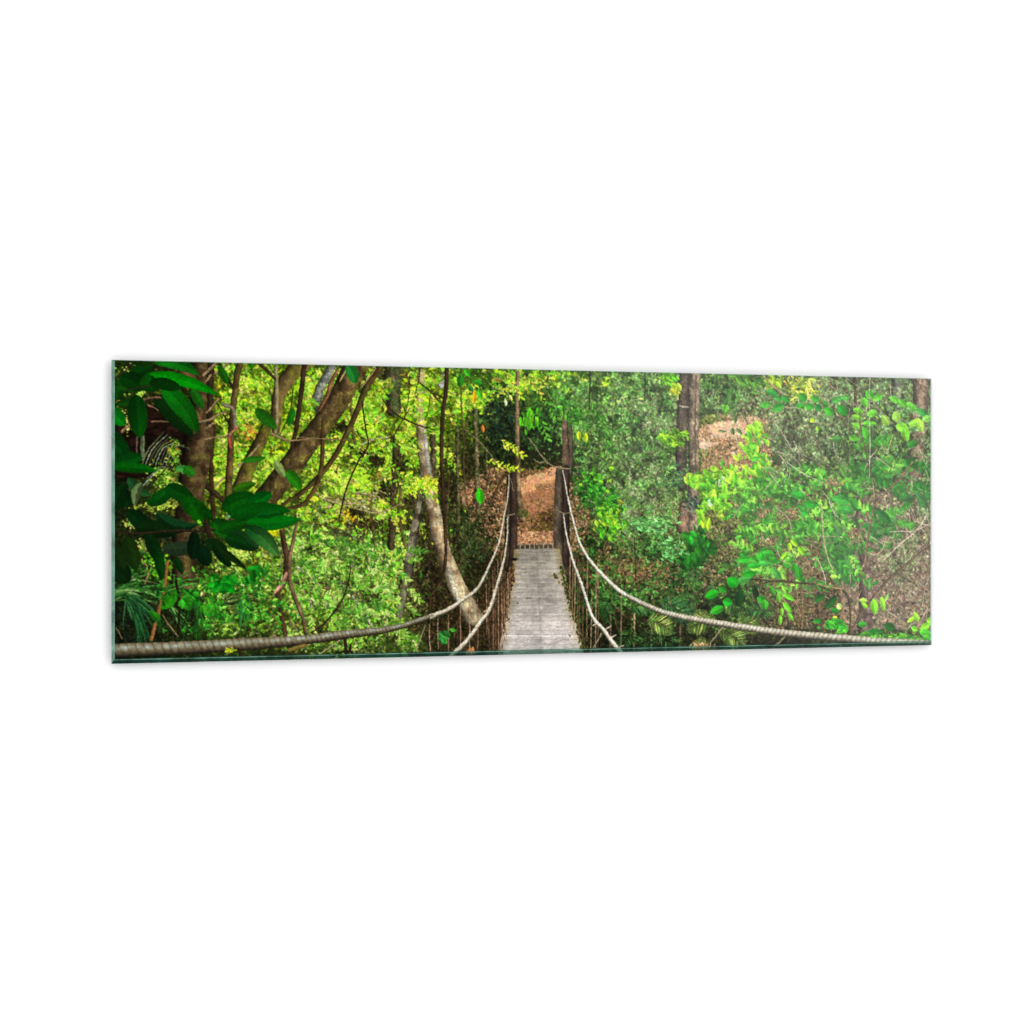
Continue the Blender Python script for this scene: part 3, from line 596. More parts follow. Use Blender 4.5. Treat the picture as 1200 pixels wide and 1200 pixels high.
stroke([(348,610,3.6),(344,630,4),(339,655,5),(340,680,5),(346,702,4.6),(354,722,4.4),(358,740,4)], bark((128,98,68), .35, -1, .5), wob=.35)
stroke([(322,694,4),(330,684,6),(336,672,5)], bark((190,140,110), .3, -1, .5))
stroke([(411,665,1.4),(408,682,1.8),(402,700,2),(392,716,2.2),(380,730,2.2),(365,741,2)], flat((52,38,26)))
stroke([(228,700,.1),(290,664,3),(300,690,3),(304,712,2)], flat((46,60,24)), alpha=.01)
# the old trunk at far left with its hollow
poly([(150,480),(172,474),(214,480),(222,505),(215,545),(190,560),(131,560),(131,500)], lambda X, Y: C(44,26,18)*(.25+.9*tex(NC, X, Y)*tex(NM, X*.5, Y))[:, None]*1.4)
stroke([(236,424,30),(234,450,26),(236,480,26),(234,510,32),(228,545,34),(222,590,32),(216,640,30),(214,700,26)], bark((86,68,42), .4, -1, .75, moss=(72,66,30), patch=(62,44,26)), wob=1.)
stroke([(208,462,12),(220,478,12),(232,492,10)], bark((112,76,52), .3, -1, .6)); stroke([(214,430,16),(222,442,14),(232,456,10)], bark((116,72,50), .2, -1, .6))
stroke([(247,424,8),(246,450,8),(246,470,7),(244,500,5)], bark((52,40,26), .3, -1, .6))
for p in [[(238,440,3.4),(246,432,3.4),(254,424,2.6)],[(241,447,3),(247,440,3)],[(252,438,3.2),(262,430,3),(272,423,2.4)],[(242,484,2.8),(250,475,3),(256,467,2.4)],[(234,494,3),(246,492,3),(256,486,2.6),(266,482,1.6)],[(242,502,3),(250,496,2.6)],[(240,515,2.4),(256,512,2),(268,512,1.6)],[(262,512,2),(272,506,2.4),(279,500,2)],
          [(143,506,4),(150,500,4),(158,498,3)],[(178,494,2),(190,494,2.4),(202,495,1.6)],[(172,474,2),(184,480,1.6),(190,484,1)],[(168,468,1.6),(180,466,2),(188,466,1.4)]]:
    stroke(p, flat((150,125,88) if p[0][0] > 230 else (130,95,70), var=.5))
stroke([(268,514,3),(270,524,3)], flat((180,80,60))); stroke([(268,512,1.6),(276,502,1.8),(280,500,1)], flat((200,110,90)))
for x in (160, 166, 167.5): stroke([(x,512,2 if x<165 else 3.4),(x,538,2.4 if x<165 else 4)], flat((110,90,74) if x<165 else (96,110,72)))
for i in range(9): stroke([(166+i*4,545,1.0),(174+i*4.4,527-i*.5,1.2),(192+i*4,506+i*2.6,.6)], flat([(120,140,90),(165,180,150),(70,90,60)][i % 3]))
for i in range(7): stroke([(160+i*2,584-i*4,.9),(170+i*3,566-i*3,1.0),(186+i*2,548,.6)], flat([(130,140,110),(180,190,170),(60,80,50)][i % 3]))
blob(203,528,7,14,110,(1.4,3),(.4,.6),[(120,190,50),(160,215,70),(230,190,50),(60,130,30)],.6,.9)
blob(196,556,20,14,170,(1.2,2.6),(.4,.6),[(140,190,50),(185,220,80),(90,150,40)],.6,.9)
blob(150,445,16,22,80,(1,2.4),(.4,.7),[(225,235,130),(170,200,60),(110,150,40)],.6,.9)
blob(150,492,8,14,50,(1,2.2),(.4,.7),[(225,225,120),(190,190,70)],.6,.9); blob(139,472,4,4,20,(1.4,2.6),(.5,.7),[(225,170,50)]); blob(166,460,5,4,20,(1.5,2.8),(.4,.6),[(180,220,80)])
blob(152,612,8,8,40,(1.2,2.4),(.4,.6),[(185,190,90),(120,150,50)]); blob(168,640,9,10,70,(1.2,2.6),(.4,.6),[(190,180,90),(140,170,60),(200,150,90)])
blob(185,592,26,6,110,(1.2,2.6),(.4,.6),[(190,205,80),(150,180,50)],-.4,.6); blob(195,613,10,3.5,40,(1.4,2.6),(.4,.6),[(205,215,90)],.4,.5)
blob(185,662,16,14,90,(2,4),(.5,.8),[(110,200,20),(140,215,30),(80,160,20)],.5,.9); blob(280,648,14,8,90,(1.4,3),(.4,.6),[(170,205,60),(215,235,110)],.5,.9)
blob(322,622,7,6,26,(2,4),(.5,.7),[(235,225,20),(215,215,30)],.5,.9)
blob(255,730,30,14,160,(1.6,3.4),(.3,.5),[(120,165,50),(170,205,80),(60,100,30)],.5,.9); blob(270,690,22,20,260,(1.4,3.2),(.25,.4),[(170,190,90),(110,150,50),(215,220,140),(60,90,30)],.1,.6)

# ---- 10 grasses and palms at lower left
def blades(x, y, n, ln, ang, spread, w, pal, droop=10):
    for i in range(n):
        a = rng.normal(ang, spread); l = rng.uniform(*ln); ww = rng.uniform(*w)
        x0, y0 = x+rng.normal(0, 3), y+rng.normal(0, 4)
        stroke([(x0,y0,ww*.7),(x0+math.cos(a)*l*.5,y0+math.sin(a)*l*.5-1,ww),(x0+math.cos(a)*l,y0+math.sin(a)*l+droop*rng.random(),ww*.2)], flat(pal[rng.integers(len(pal))]), 6)
GP = [(42,98,36),(66,126,48),(98,150,70),(30,74,26),(130,172,96)]
blades(128,696,26,(35,72),-.25,.22,(1.4,2.6),GP,16); blades(150,700,16,(20,50),.9,.35,(1.6,3.2),[(20,62,32),(34,88,44),(52,108,56)],8)
blades(128,680,12,(30,60),-.3,.15,(1.2,2.2),GP,6); blades(160,715,8,(30,44),1.35,.12,(2.4,4.6),[(24,68,34),(36,90,44)],4)
blades(196,694,10,(30,60),-.3,.16,(1.4,2.6),[(40,110,30),(60,130,40),(90,155,60)],8); blades(200,712,10,(18,34),.8,.2,(1.6,2.6),GP,3)
blades(230,700,26,(20,60),1.5,.22,(1.2,2.4),[(30,84,26),(46,110,34),(24,60,20)],4); blades(262,706,26,(24,60),-.25,.18,(1.0,1.8),[(50,80,30),(80,110,40),(30,50,20),(120,150,70)],10)
blades(286,700,14,(18,40),1.6,.25,(1.6,3.4),[(30,110,30),(60,140,60),(40,120,40)],3)
for p in [[(196,658,3),(192,690,4),(185,718,4.4),(177,748,4.6)]]: stroke(p, flat((150,98,52)))
for p in [[(203,655,2.6),(206,680,3),(210,705,3),(209,742,2.6)]]: stroke(p, flat((34,26,16)))
for p in [[(190,720,1.4),(198,732,1.6),(208,745,1.4)],[(170,684,1.6),(174,668,2),(166,655,1.6)],[(174,668,1.4),(182,658,1.2)],[(136,735,1.2),(143,748,1.2)]]: stroke(p, flat((150,124,80)))
splat([198],[703],[15],[8],[-.9],np.array([[35,120,15]])/255.,.08,.12); splat([182],[722],[10],[5],[.9],np.array([[30,95,18]])/255.,.08,.2)
blob(222,702,10,10,26,(4,7),(.5,.7),[(30,115,25),(45,140,30),(22,90,20)],.5,.8,.08)
blob(262,685,12,8,22,(5,8),(.5,.7),[(10,115,20),(25,135,25)],.2,.7,.06); blob(248,712,12,8,26,(4,7),(.4,.6),[(40,130,25),(60,150,30)],1.3,.5,.06)
blob(300,670,8,9,12,(5,8),(.5,.6),[(25,120,25)],.5,.6,.06)

for i in range(26):
    x = rng.uniform(215, 335); y = rng.uniform(655, 735); spray(x, y, rng.uniform(12, 30), rng.normal(.5, .6), 8, (2.4,4.4), [(44,128,30),(72,158,40),(30,96,24),(110,186,60)], .42, .5)
for i in range(14):
    x = rng.uniform(140, 215); y = rng.uniform(640, 740); spray(x, y, rng.uniform(12, 26), rng.normal(.4, .8), 8, (2.2,4.0), [(34,96,26),(50,122,34),(22,66,20)], .42, .5)
# ---- 11 the dark broad leaves in front, left
def leaf(x0, y0, x1, y1, w, col, bend=0.0, rib=.10, side=.14, tip=None):
    """one broad leaf from stalk to tip, curved, with rib and veins"""
    mx, my = (x0+x1)/2-(y1-y0)*bend, (y0+y1)/2+(x1-x0)*bend
    t = np.linspace(0, 1, 9); P = np.array([[(1-a)**2*x0+2*a*(1-a)*mx+a*a*x1, (1-a)**2*y0+2*a*(1-a)*my+a*a*y1, w*max(.04, math.sin(math.pi*a**.85)**.75)] for a in t])
    shade = np.array([1.0, .84, .62]); base = C(*col)*shade; tp = base if tip is None else C(*tip)*shade; sd = side*(1 if rng.random() < .5 else -1)
    ln = math.hypot(x1-x0, y1-y0)*3
    def f(a, s, X, Y, t):
        q = np.clip(a/ln, 0, 1); b = base*(1-q[:, None])+tp*q[:, None]
        vein = np.abs(((q*8-np.abs(s)*1.3) % 1)-.5) < .05
        k = 1+sd*np.sign(s)*.8+rib*(np.abs(s) < .05)+rib*.3*vein+.35*(tex(NG, X, Y)-.5)+.14*(tex(NM, X, Y)-.5)-.15*np.abs(s)**3
        return np.clip(b*k[:, None], 0, 1)
    stroke(P, f, 6)
for a in [
 (150,446,178,428,20,(8,58,14)),(176,424,150,420,14,(16,60,12)),(146,440,136,470,14,(10,66,14)),(134,452,172,456,12,(14,70,16)),(168,452,140,440,22,(6,54,12)),
 (188,444,166,452,24,(8,74,14)),(180,424,228,422,16,(10,100,22)),(186,426,233,440,15,(14,112,24),-.25),(160,470,134,474,10,(14,74,18)),
 (182,468,226,512,21,(10,46,14),-.06,.05,.05),(188,452,232,508,24,(8,112,22),-.14,.08,.12,(14,86,12)),
 (178,442,212,454,18,(8,52,10),.05,.05,.05),(174,438,256,463,15,(2,128,12),-.10,.10,.10,(8,150,10)),(176,448,210,452,15,(6,46,8),.0,.04,.05),
 (224,456,238,478,12,(20,96,24)),(160,464,164,513,24,(6,58,14),.04,.05,.14,(8,88,14)),
 (128,478,146,498,18,(6,140,30)),(128,505,152,540,24,(4,74,22),.1),(128,545,166,535,22,(4,82,20)),(132,549,184,552,13,(6,98,14),-.1),
 (256,428,268,452,9,(24,100,24)),(344,478,338,500,8,(20,110,24)),
 (408,428,416,449,15,(30,130,62),-.1,.25,.2),(300,480,324,502,15,(30,112,24),.0,.05,.06),(296,432,290,420,6,(30,130,20)),
 (130,572,152,590,24,(6,44,16)),(130,600,146,566,20,(8,50,18)),(150,560,176,580,14,(30,96,60),.2),(166,566,158,592,12,(90,130,105),.2,.2,.3),(206,549,220,549,9,(60,160,90),0),(217,548,226,556,12,(30,130,30)),
 (172,590,204,566,17,(8,74,18),.2),(196,570,226,582,20,(8,66,16),.1),(150,598,186,624,20,(4,42,16),.1),(183,600,232,614,17,(14,56,34),.35,.2,.25),
 (214,582,250,606,22,(8,82,12),.15,.04,.06),(225,590,246,616,20,(10,86,10),.1),(160,618,205,626,22,(10,40,14),-.1),(172,625,184,658,17,(8,44,14),-.1),(184,640,190,680,13,(8,54,16)),
 (148,630,160,668,20,(20,48,16)),(131,660,150,680,26,(10,36,16)),(131,640,146,668,18,(16,40,16)),
 (192,642,234,638,18,(34,62,50),.12,.08,.14),(205,652,214,672,9,(8,50,16)),(226,655,228,620,16,(8,34,18)),(234,640,244,662,18,(6,40,22)),(241,634,266,645,15,(14,46,18)),
 (262,596,300,582,24,(10,92,16),-.1),(270,606,312,590,16,(10,112,24)),(250,612,276,628,22,(14,92,18)),(256,622,290,612,16,(12,84,16)),
 (290,592,318,578,18,(6,112,28)),(268,604,340,598,22,(8,96,18),-.06,.05,.08),(288,612,352,608,19,(4,124,24),.06,.07,.1),(300,604,330,600,10,(10,104,30)),
 (272,626,302,642,22,(18,60,30),.0,.06,.2),(286,618,326,652,20,(12,74,34),-.18,.1,.2,(60,128,70)),(250,636,270,664,14,(10,44,18)),(266,630,292,640,18,(10,62,22)),
 (322,540,334,560,10,(120,165,120),.0,.2,.2),(336,552,352,574,14,(34,130,24),-.1),(255,640,290,668,8,(18,46,16)),(273,574,300,566,11,(40,112,20)),(282,540,312,536,8,(30,112,24)),
]: leaf(*a)
ragged(131, 360, amp=1.0, cell=7, seed=47, grain=.14); soften(131,360,k=1.0)
for p in [[(131,622,2),(160,625,2.4),(200,622,2.4),(236,622,2.6),(252,620,2)],[(131,446,1.4),(145,436,1.8),(156,424,1.4)],[(146,458,1.2),(176,452,1.6)],[(241,610,5),(243,620,7),(246,628,5)],[(170,572,1.6),(190,554,1.6),(204,538,1.4)]]: stroke(p, flat((48,34,24)))
blob(266,606,3,2.5,5,(1.2,2.2),(.5,.7),[(70,130,70),(110,160,110)],.5,.6); blob(234,613,2,3,6,(1.5,3),(.5,.7),[(130,190,40)])

# ---- 12 right side: bright and broad leaves
stroke([(883,570,1.4),(895,590,1.6),(905,605,1.6),(916,625,1.2)], flat((205,150,110)))
twigs(850,440,1000,520,46,(10,34),(.6,1.3),[(170,150,120),(120,100,75),(190,175,150)],.8,.5)
twigs(1000,560,1091,735,130,(10,44),(.4,1.2),[(170,145,120),(130,100,82),(200,180,150),(100,76,62)],1.1,.6)
twigs(880,650,1000,738,90,(8,34),(.4,1.1),[(150,105,75),(110,75,52),(190,150,115)],1.0,.7)
blob(783,443,10,8,60,(2.5,4.5),(.35,.5),[(120,205,30),(90,170,30)],.3,.6); blob(791,457,5,6,22,(3,4.5),(.5,.6),[(196,218,40),(168,206,40)],1.0,.5); stroke([(794,462,1.2),(794,468,1)], flat((250,240,120)))
blob(790,515,14,11,120,(2.5,4.5),(.35,.5),[(125,200,30),(155,220,40),(90,160,35)],.6,.5)
blob(790,560,20,14,90,(2,4),(.3,.4),[(60,110,60),(90,140,80)],.4,.6)
blob(940,455,18,14,170,(2,4),(.35,.55),[(214,218,60),(190,206,60),(160,196,50),(226,214,90),(120,150,50)],.6,.9)
blob(905,448,14,7,70,(2.5,4.5),(.35,.5),[(150,205,40),(190,220,50),(230,200,60)],.4,.7)
blob(876,447,20,8,80,(3,5),(.4,.5),[(75,140,40),(100,160,45)],.4,.6)
stroke([(893,440,2),(905,452,2),(918,462,1.8)], flat((175,140,110)))
blob(858,465,9,14,50,(3,5),(.35,.5),[(75,125,50),(60,105,45)],1.6,.5); blob(850,480,6,5,14,(3,5),(.4,.5),[(80,150,40)],2,.5)
for p in [(858,505,5,2.6,1.5),(846,505,6,1.2,.0),(866,505,6,2,.8),(861,490,6,2.6,1.5)]: splat([p[0]],[p[1]],[p[2]],[p[3]],[p[4]],np.array([[75,115,60]])/255.)
stroke([(869,485,1.6),(875,495,1.6),(878,505,1.4)], flat((100,120,60)))
BG = [(112,196,36),(142,214,44),(92,182,38),(168,222,50),(70,160,34)]
for x, y, rx, ry, n in [(885,508,11,14,26),(882,530,14,16,38),(868,560,24,18,60),(840,560,28,11,64),(828,575,12,16,34),(845,588,14,16,34),(823,600,6,16,20),(888,548,12,16,26),(810,562,12,6,24)]:
    blob(x, y, rx, ry, n, (3,6), (.4,.6), BG, 1.2, .7, .1, .08)
splat([824,830,822],[612,614,604],[9,8,8],[3.5,3,3],[1.5,1.7,1.3],np.array([[185,230,30],[170,220,30],[140,210,30]])/255.,.1)
blob(832,590,5,4,7,(1.5,3),(.4,.5),[(190,230,170),(150,215,140)]); blob(842,566,7,5,9,(1.5,3),(.4,.5),[(165,220,170),(120,200,120)])
blob(818,640,16,18,80,(3,6),(.4,.6),[(25,110,20),(40,140,30),(20,80,20)],1.2,.6,.06); blob(805,655,12,10,40,(3,6),(.4,.6),[(20,90,18),(30,115,25)],1.2,.6)
splat([808,803,812],[632,626,626],[7,6,6],[4.5,4,3.6],[1.3,.3,.8],np.array([[25,165,30],[40,130,25],[30,150,30]])/255.,.08)
# layered broad leaves of the sapling
ALPHA = .72
for x, y, rx, ry, n, pal in [(905,575,34,22,44,RG),(935,570,26,24,40,RG),(960,610,36,28,60,RG),(985,590,26,18,40,RG),(925,625,30,18,36,RG),(1000,560,40,14,50,RG),(1050,548,36,12,60,RG),(1030,620,26,24,50,[(45,120,40),(35,100,35),(60,140,50)]),(880,620,24,22,50,[(60,130,40),(80,150,50),(50,110,35)]),(900,655,28,12,55,[(30,150,25),(50,175,35)]),(875,590,22,20,40,[(60,140,45),(50,120,40)])]:
    blob(x, y, rx, ry, n, (3.5,7), (.42,.62), pal, .35, .6, .07, .10)
blob(975,640,14,30,46,(7,12),(.4,.5),[(62,118,54),(52,104,48),(76,134,60)],1.2,.4,.08,.06); blob(992,665,12,22,26,(8,13),(.35,.45),[(54,126,48),(46,108,46)],1.1,.3,.08,.06)
ALPHA = .9
for i in range(88):
    x = rng.uniform(870, 1060); y = rng.uniform(545, 690)
    if x > 1000 and y > 610: continue
    pal = [[(64,160,42),(86,182,54),(50,136,38)],[(116,200,56),(140,214,66),(92,178,46)],[(50,122,36),(66,140,46)]][int(rng.integers(0, 3))]
    spray(x, y, rng.uniform(16, 34), rng.normal(.25, .5)+(math.pi if rng.random() < .4 else 0), 8, (3.2,5.6), pal, .5, .35, .08)
for a in [(996,545,40,.2,(35,120,30)),(1060,540,34,.3,(30,120,28)),(1000,520,40,-.2,(60,150,35)),(1030,560,30,.5,(40,120,35)),(1070,565,30,.4,(30,110,30))]: spray(a[0], a[1], a[2], a[3], 12, (4,7), [a[4]], .5, .3, .08)
for x, y, l, w, a, c in [(940,465,6.5,5,.6,(25,145,22)),(955.5,467.5,5,4.4,.2,(35,160,25)),(937,476,6,4.4,-.2,(30,160,25)),(948,476,5.5,4.2,.1,(40,170,28)),(958.5,477.5,5,4.4,.5,(15,130,40)),(966.5,473,4.5,3.6,.3,(28,140,28)),(971,481.5,7,5,.4,(45,170,20)),(986,480,8,5.5,.7,(10,150,20)),(980,468,7,4,-.3,(60,165,50)),(990,465,6,4,.0,(70,170,60)),
        (904,460,8,3.8,.25,(30,150,45)),(912,467,6,3,.2,(40,160,50)),(920,467,6,4,.6,(30,150,35)),(897,474,8,4.4,-.1,(60,170,40)),(911,477,9,5,-.4,(35,165,35)),
        (1018,462,6,5,.9,(70,190,25)),(1013,471,6,4.4,1.2,(85,200,35)),(1028,465,8,4,-.4,(90,200,45)),(1021,484,7,4.2,-.4,(100,210,40)),(1005,481,7,3.8,.3,(110,205,40)),(1004,489,7,3.6,.3,(120,210,35)),(1018,496,9,3.4,.0,(90,200,30)),(1003,499,7,3.6,.5,(110,205,40)),(1013,507,7,5.5,1.3,(70,185,25)),(1000,513,7,3.6,.2,(80,180,30)),
        (1048,468,8,4,.4,(90,190,45)),(1057,472,7,3.4,.7,(80,190,30)),(1068,476,8,3.6,.6,(90,195,45)),(1080,483,9,4.6,.3,(45,150,50)),(1050,488,7,5.5,1.3,(140,200,60)),(1037,492,7,5,1.0,(150,205,60)),(1060,506,11,5.6,1.35,(110,210,30)),(1055,500,7,5,.2,(120,215,40)),(1072,495,9,4.4,-.3,(130,210,40)),(1078,498,9,4,1.2,(160,210,60)),(1086,490,7,4,-.2,(140,220,80)),(1069,520,8,4.4,-.3,(30,140,20)),
        (980,514,6,4,.0,(60,140,50)),(951,492,3.6,3,.4,(190,235,30)),(957,502,3,2,1.2,(150,220,30)),(940,600,7,4,.2,(25,170,40)),(950,590,10,4.6,.1,(20,155,30)),(935,580,8,5,.2,(30,170,35)),(985,585,11,6,.2,(48,160,48)),(990,597,10,5.5,.2,(52,154,50)),(1000,590,8,4.4,1.0,(46,146,40)),
        (1035,605,11,5.5,.7,(28,105,32)),(1022,600,9,4.4,1.2,(34,120,36)),(1018,618,9,4,.7,(40,125,40)),(1062,583,10,4.4,-.1,(42,110,42)),(1080,586,12,5.6,.9,(50,112,48)),(1062,592,9,4,-.5,(50,140,40)),(1088,580,7,5,.7,(40,125,35))]:
    splat([x],[y],[l],[w],[a],np.array([c])/255.,.10,.14,.8)
ALPHA = 1.0
for x, y, rx, ry in [(925,600,14,7),(975,565,12,6),(900,635,16,6),(945,655,12,6),(1000,625,10,8),(890,600,10,8)]: blob(x, y, rx, ry, 70, (1,2.2), (.4,.6), [(150,112,84),(120,94,64),(176,140,110),(88,96,52)], .3, .9, drift=0)
ragged(800, 1091, amp=1.2, cell=6, seed=57, grain=.16); soften(800, 1091, k=.8)
twigs(900, 440, 1091, 700, 70, (14,50), (.5,1.3), [(186,168,140),(160,138,108),(206,190,166),(120,98,72)], 1.2, .6)
twigs(840, 560, 960, 700, 24, (14,40), (.5,1.1), [(186,160,128),(120,92,66)], .9, .5)
# stems
ST = (132,104,78)
for p, c in [([(1013,665,2.6),(1016,635,2.6),(1020,612,2.4),(1024,595,2.4),(1030,586,2.2),(1041,573,2.2),(1053,562,2.2),(1062,550,2),(1070,540,1.6)],ST),([(1024,595,2.2),(1024,570,2),(1019,550,2),(1014,530,1.6),(1008,500,1.4),(1007,480,1.2)],(105,85,62)),
             ([(962,592,2.4),(963,610,2.6),(965,634,2.8),(970,655,2.2),(976,668,1.6)],(165,165,110)),([(1085,602,2),(1080,612,2),(1071,623,2),(1055,636,2),(1045,646,1.6),(1033,657,1.4)],(200,180,155)),([(1043,623,1.4),(1058,622,1.4),(1071,622,1.4),(1091,612,1)],(195,175,150)),([(1017,647,1.4),(1025,650,1.4),(1034,643,1.4),(1038,628,1.2)],(190,165,130)),
             ([(1091,638,2.2),(1077,648,2.6),(1064,659,3),(1041,678,3),(1024,698,3),(1010,716,2.8),(1000,734,2.4),(997,745,2)],(112,86,66)),([(928,682,2),(944,683,2.2),(956,684,2.4),(972,691,2.8),(985,690,3),(993,699,3),(996,715,2.8),(996,745,2.8)],(84,72,42)),([(956,684,1),(975,688,1.2),(988,690,1)],(170,150,90)),
             ([(985,692,3),(988,720,3),(990,742,3)],(140,110,76)),([(938,690,2),(940,712,2.2),(939,735,2)],(125,100,62)),([(958,655,1.2),(965,672,1.2),(967,684,1)],(210,195,165)),([(1019,440,1),(1018,470,1),(1019,520,1.2),(1018,560,1)],(180,180,160)),([(1032,520,1.4),(1038,530,1.2),(1046,510,1.4)],(190,175,110)),([(976,475,1.2),(988,492,1.2),(992,500,1)],(110,90,60)),
             ([(1091,670,1.4),(1084,686,1.6),(1080,710,1.4)],(170,150,125)),([(1022,560,1),(1024,585,1)],(180,165,130)),([(730,585,2),(724,605,2),(716,625,1.8),(706,648,1.6)],(72,50,36)),([(743,630,1.6),(744,650,1.6),(745,680,1.4)],(60,46,32)),([(850,700,1),(862,682,1.4),(880,678,1.8),(900,680,1.6),(928,682,1.6)],(60,52,30)),([(756,440,1.4),(755,470,1.2)],(40,46,26)),([(691,436,1.8),(691,456,1.8),(690,480,1.2)],(44,40,24))]:
    stroke(p, flat(c, var=.5), wob=.15)
stroke([(928,682,2),(912,680,1.6),(890,684,1.4),(868,690,1.2)], flat((70,62,34)))
for x, y, l, w, a, c in [(858,682,8,6.5,.6,(10,160,20)),(834,696,9,5,-.35,(20,170,20)),(852,705,6,5,.2,(15,170,25)),(840,714,9,5,-.4,(40,165,30)),(872,678,9,4,-.2,(60,165,60)),(878,672,9,3.6,-.1,(15,150,20)),(846,690,6,3.6,.4,(30,140,25)),(866,700,11,5.5,1.7,(14,62,16)),(885,694,9,4,1.3,(10,44,14)),(892,702,6,5,.4,(40,150,30)),(896,708,6,4.4,1.5,(50,165,30)),(912,700,6,3,1.4,(90,180,40)),
        (924,699,8,2.8,.5,(90,205,25)),(922,711,8,3.2,.8,(95,210,25)),(914,726,6,2.4,1.6,(110,200,30)),(916,716,5,2.2,1.5,(120,200,40)),(926,722,6,2.6,.9,(100,195,30)),(905,692,6,3,1.1,(50,150,35)),
        (872,655,8,4,-.1,(40,185,35)),(884,662,10,3.6,-.1,(30,170,30)),(900,648,8,4,.1,(50,170,40)),(896,660,8,3.6,.1,(60,180,60)),(925,640,4.6,3,1.5,(160,230,30)),(930,636,6,2.4,.7,(150,230,25)),(918,650,6,2.4,-.9,(150,225,30)),(938,645,6,2.8,.9,(130,215,25)),(931,665,6,4,1.5,(30,150,20)),(936,672,9,4.6,1.4,(35,140,25)),(910,672,8,4,.9,(60,150,60)),
        (1024,710,9,5,1.45,(120,215,25)),(1034,707,9,3.2,1.35,(140,225,40)),(1011,703,5,3,.1,(165,225,60)),(1013,709,4.6,2.6,.7,(130,220,20)),(1038,700,6,2,-1.1,(140,200,70)),(960,700,8,4.4,-.5,(22,95,18)),(974,705,10,5,-.8,(16,88,18)),(978,715,6,3.4,.3,(16,130,20)),(980,728,9,4,.0,(20,145,20)),(985,738,6,3.6,-.4,(70,220,20)),(990,737,4,4,1,(80,215,30)),(958,727,6,3,.0,(25,140,25)),(972,735,6,2.4,.2,(90,190,70)),(983,710,4,3.6,1,(190,240,110)),(978,723,3,2,.0,(210,240,40)),
        (1010,731,6,3.4,.1,(40,160,25)),(1024,741,12,5,-.05,(14,115,18)),(1042,734,7,5.4,.3,(16,100,20)),(1015,742,7,3,.1,(60,150,30)),(1068,725,7,2.6,-.5,(150,220,30)),(1073,722,7,3,1.1,(140,215,30)),(1071,736,4.6,3.4,.4,(110,220,25)),(1084,733,8,4,-.5,(130,215,30)),(1084,741,8,5,.2,(70,200,30)),(1086,747,6,4,.6,(60,180,30)),(1056,744,8,3,.2,(90,190,40)),(1048,745,7,2.6,.3,(110,190,40)),(1066,747,7,2.6,.1,(70,170,30)),(1090,726,5,4,-.4,(140,230,40))]:
    splat([x],[y],[l],[w],[a],np.array([c])/255.,.12,.14,.8)
blob(1040,745,44,3,70,(2,4.4),(.4,.5),[(80,170,35),(110,195,50),(50,140,30)],.1,.6); blob(975,732,16,8,26,(3,5),(.4,.6),[(30,140,25),(60,180,30)],.2,.7)
blob(700,560,16,8,40,(2,4),(.4,.6),[(90,180,40),(60,150,30),(130,210,40)],.3,.8); blob(695,575,20,20,170,(2,4.2),(.35,.55),[(45,125,30),(70,160,40),(30,95,28)],.5,.8); blob(712,590,16,12,90,(2,4.2),(.35,.55),[(60,150,30),(40,110,30)],.5,.8)
blob(715,610,16,20,150,(2.2,4.4),(.35,.55),[(70,150,30),(110,185,35),(50,120,25),(150,200,40)],1.0,.7); splat([716,680,705,719,712],[549,568,627,613,575],[3.6,2.4,5,4,3],[2.8,2,2.4,2.4,2],[.3,.4,1.2,1.3,.3],np.array([[140,220,20],[140,220,40],[80,190,30],[150,215,40],[140,210,30]])/255.)
blob(762,615,24,10,170,(2,4),(.3,.45),[(90,170,80),(60,130,50),(120,195,100)],.2,.5); blob(785,645,16,14,110,(2,4),(.3,.45),[(80,160,75),(110,190,95),(45,105,40)],.4,.6)
stroke([(p[0], p[1]+p[2]*.42, 2.5) for p in UL2[2:]], flat((26,20,10)), alpha=.5)
stroke(UL2, rope((132,116,88),(62,48,28),(9,31),(184,198,188),amp=.42,up=-1), wob=.5)
stroke(UR2, rope((190,178,152),(78,64,42),(10,25),(216,220,214),amp=.45), wob=.3)
# redraw what hangs in front of the lower rail
for p in [[(404,748,4),(405,758,4),(406,768,4)],[(411,750,3),(410,760,3),(406,766,3)],[(280,760,3),(282,770,3)],[(395,764,2.4),(410,763,3),(414,766,2)]]: stroke(p, flat((48,32,22)))
stroke([(339,762,5),(350,758,5.4),(358,756,4)], flat((130,110,50))); stroke([(375,766,1.6),(388,757,1.6),(398,750,1.4)], flat((180,165,125)))
blob(410,751,2,2,10,(1.5,2.5),(.5,.7),[(150,210,60)]); blob(270,762,6,3,22,(1.5,3),(.4,.6),[(180,190,40),(120,150,40)])
blob(520,745,8,7,16,(4,6),(.5,.7),[(40,105,40),(60,130,45),(45,120,50)],.5,.7,.08); blob(552,762,5,3,26,(1.5,3.2),(.3,.4),[(225,110,60),(240,150,90)],1.4,.5)

# haze painted into the ink towards the right: paler, less vivid, softer darks
_m = np.clip((GX-640)/120, 0, 1).astype(np.float32)[None, :, None]*.16
_l = cv.mean(2, keepdims=True)
cv[:] = np.clip((cv*(1-_m)+(_l*.9+.035)*_m*np.array([1.08, 1.0, .88], np.float32))*(1+_m*.75), 0, 1)
# photographic grain over the whole sheet
ragged(amp=.35, cell=3, seed=77, grain=.10)

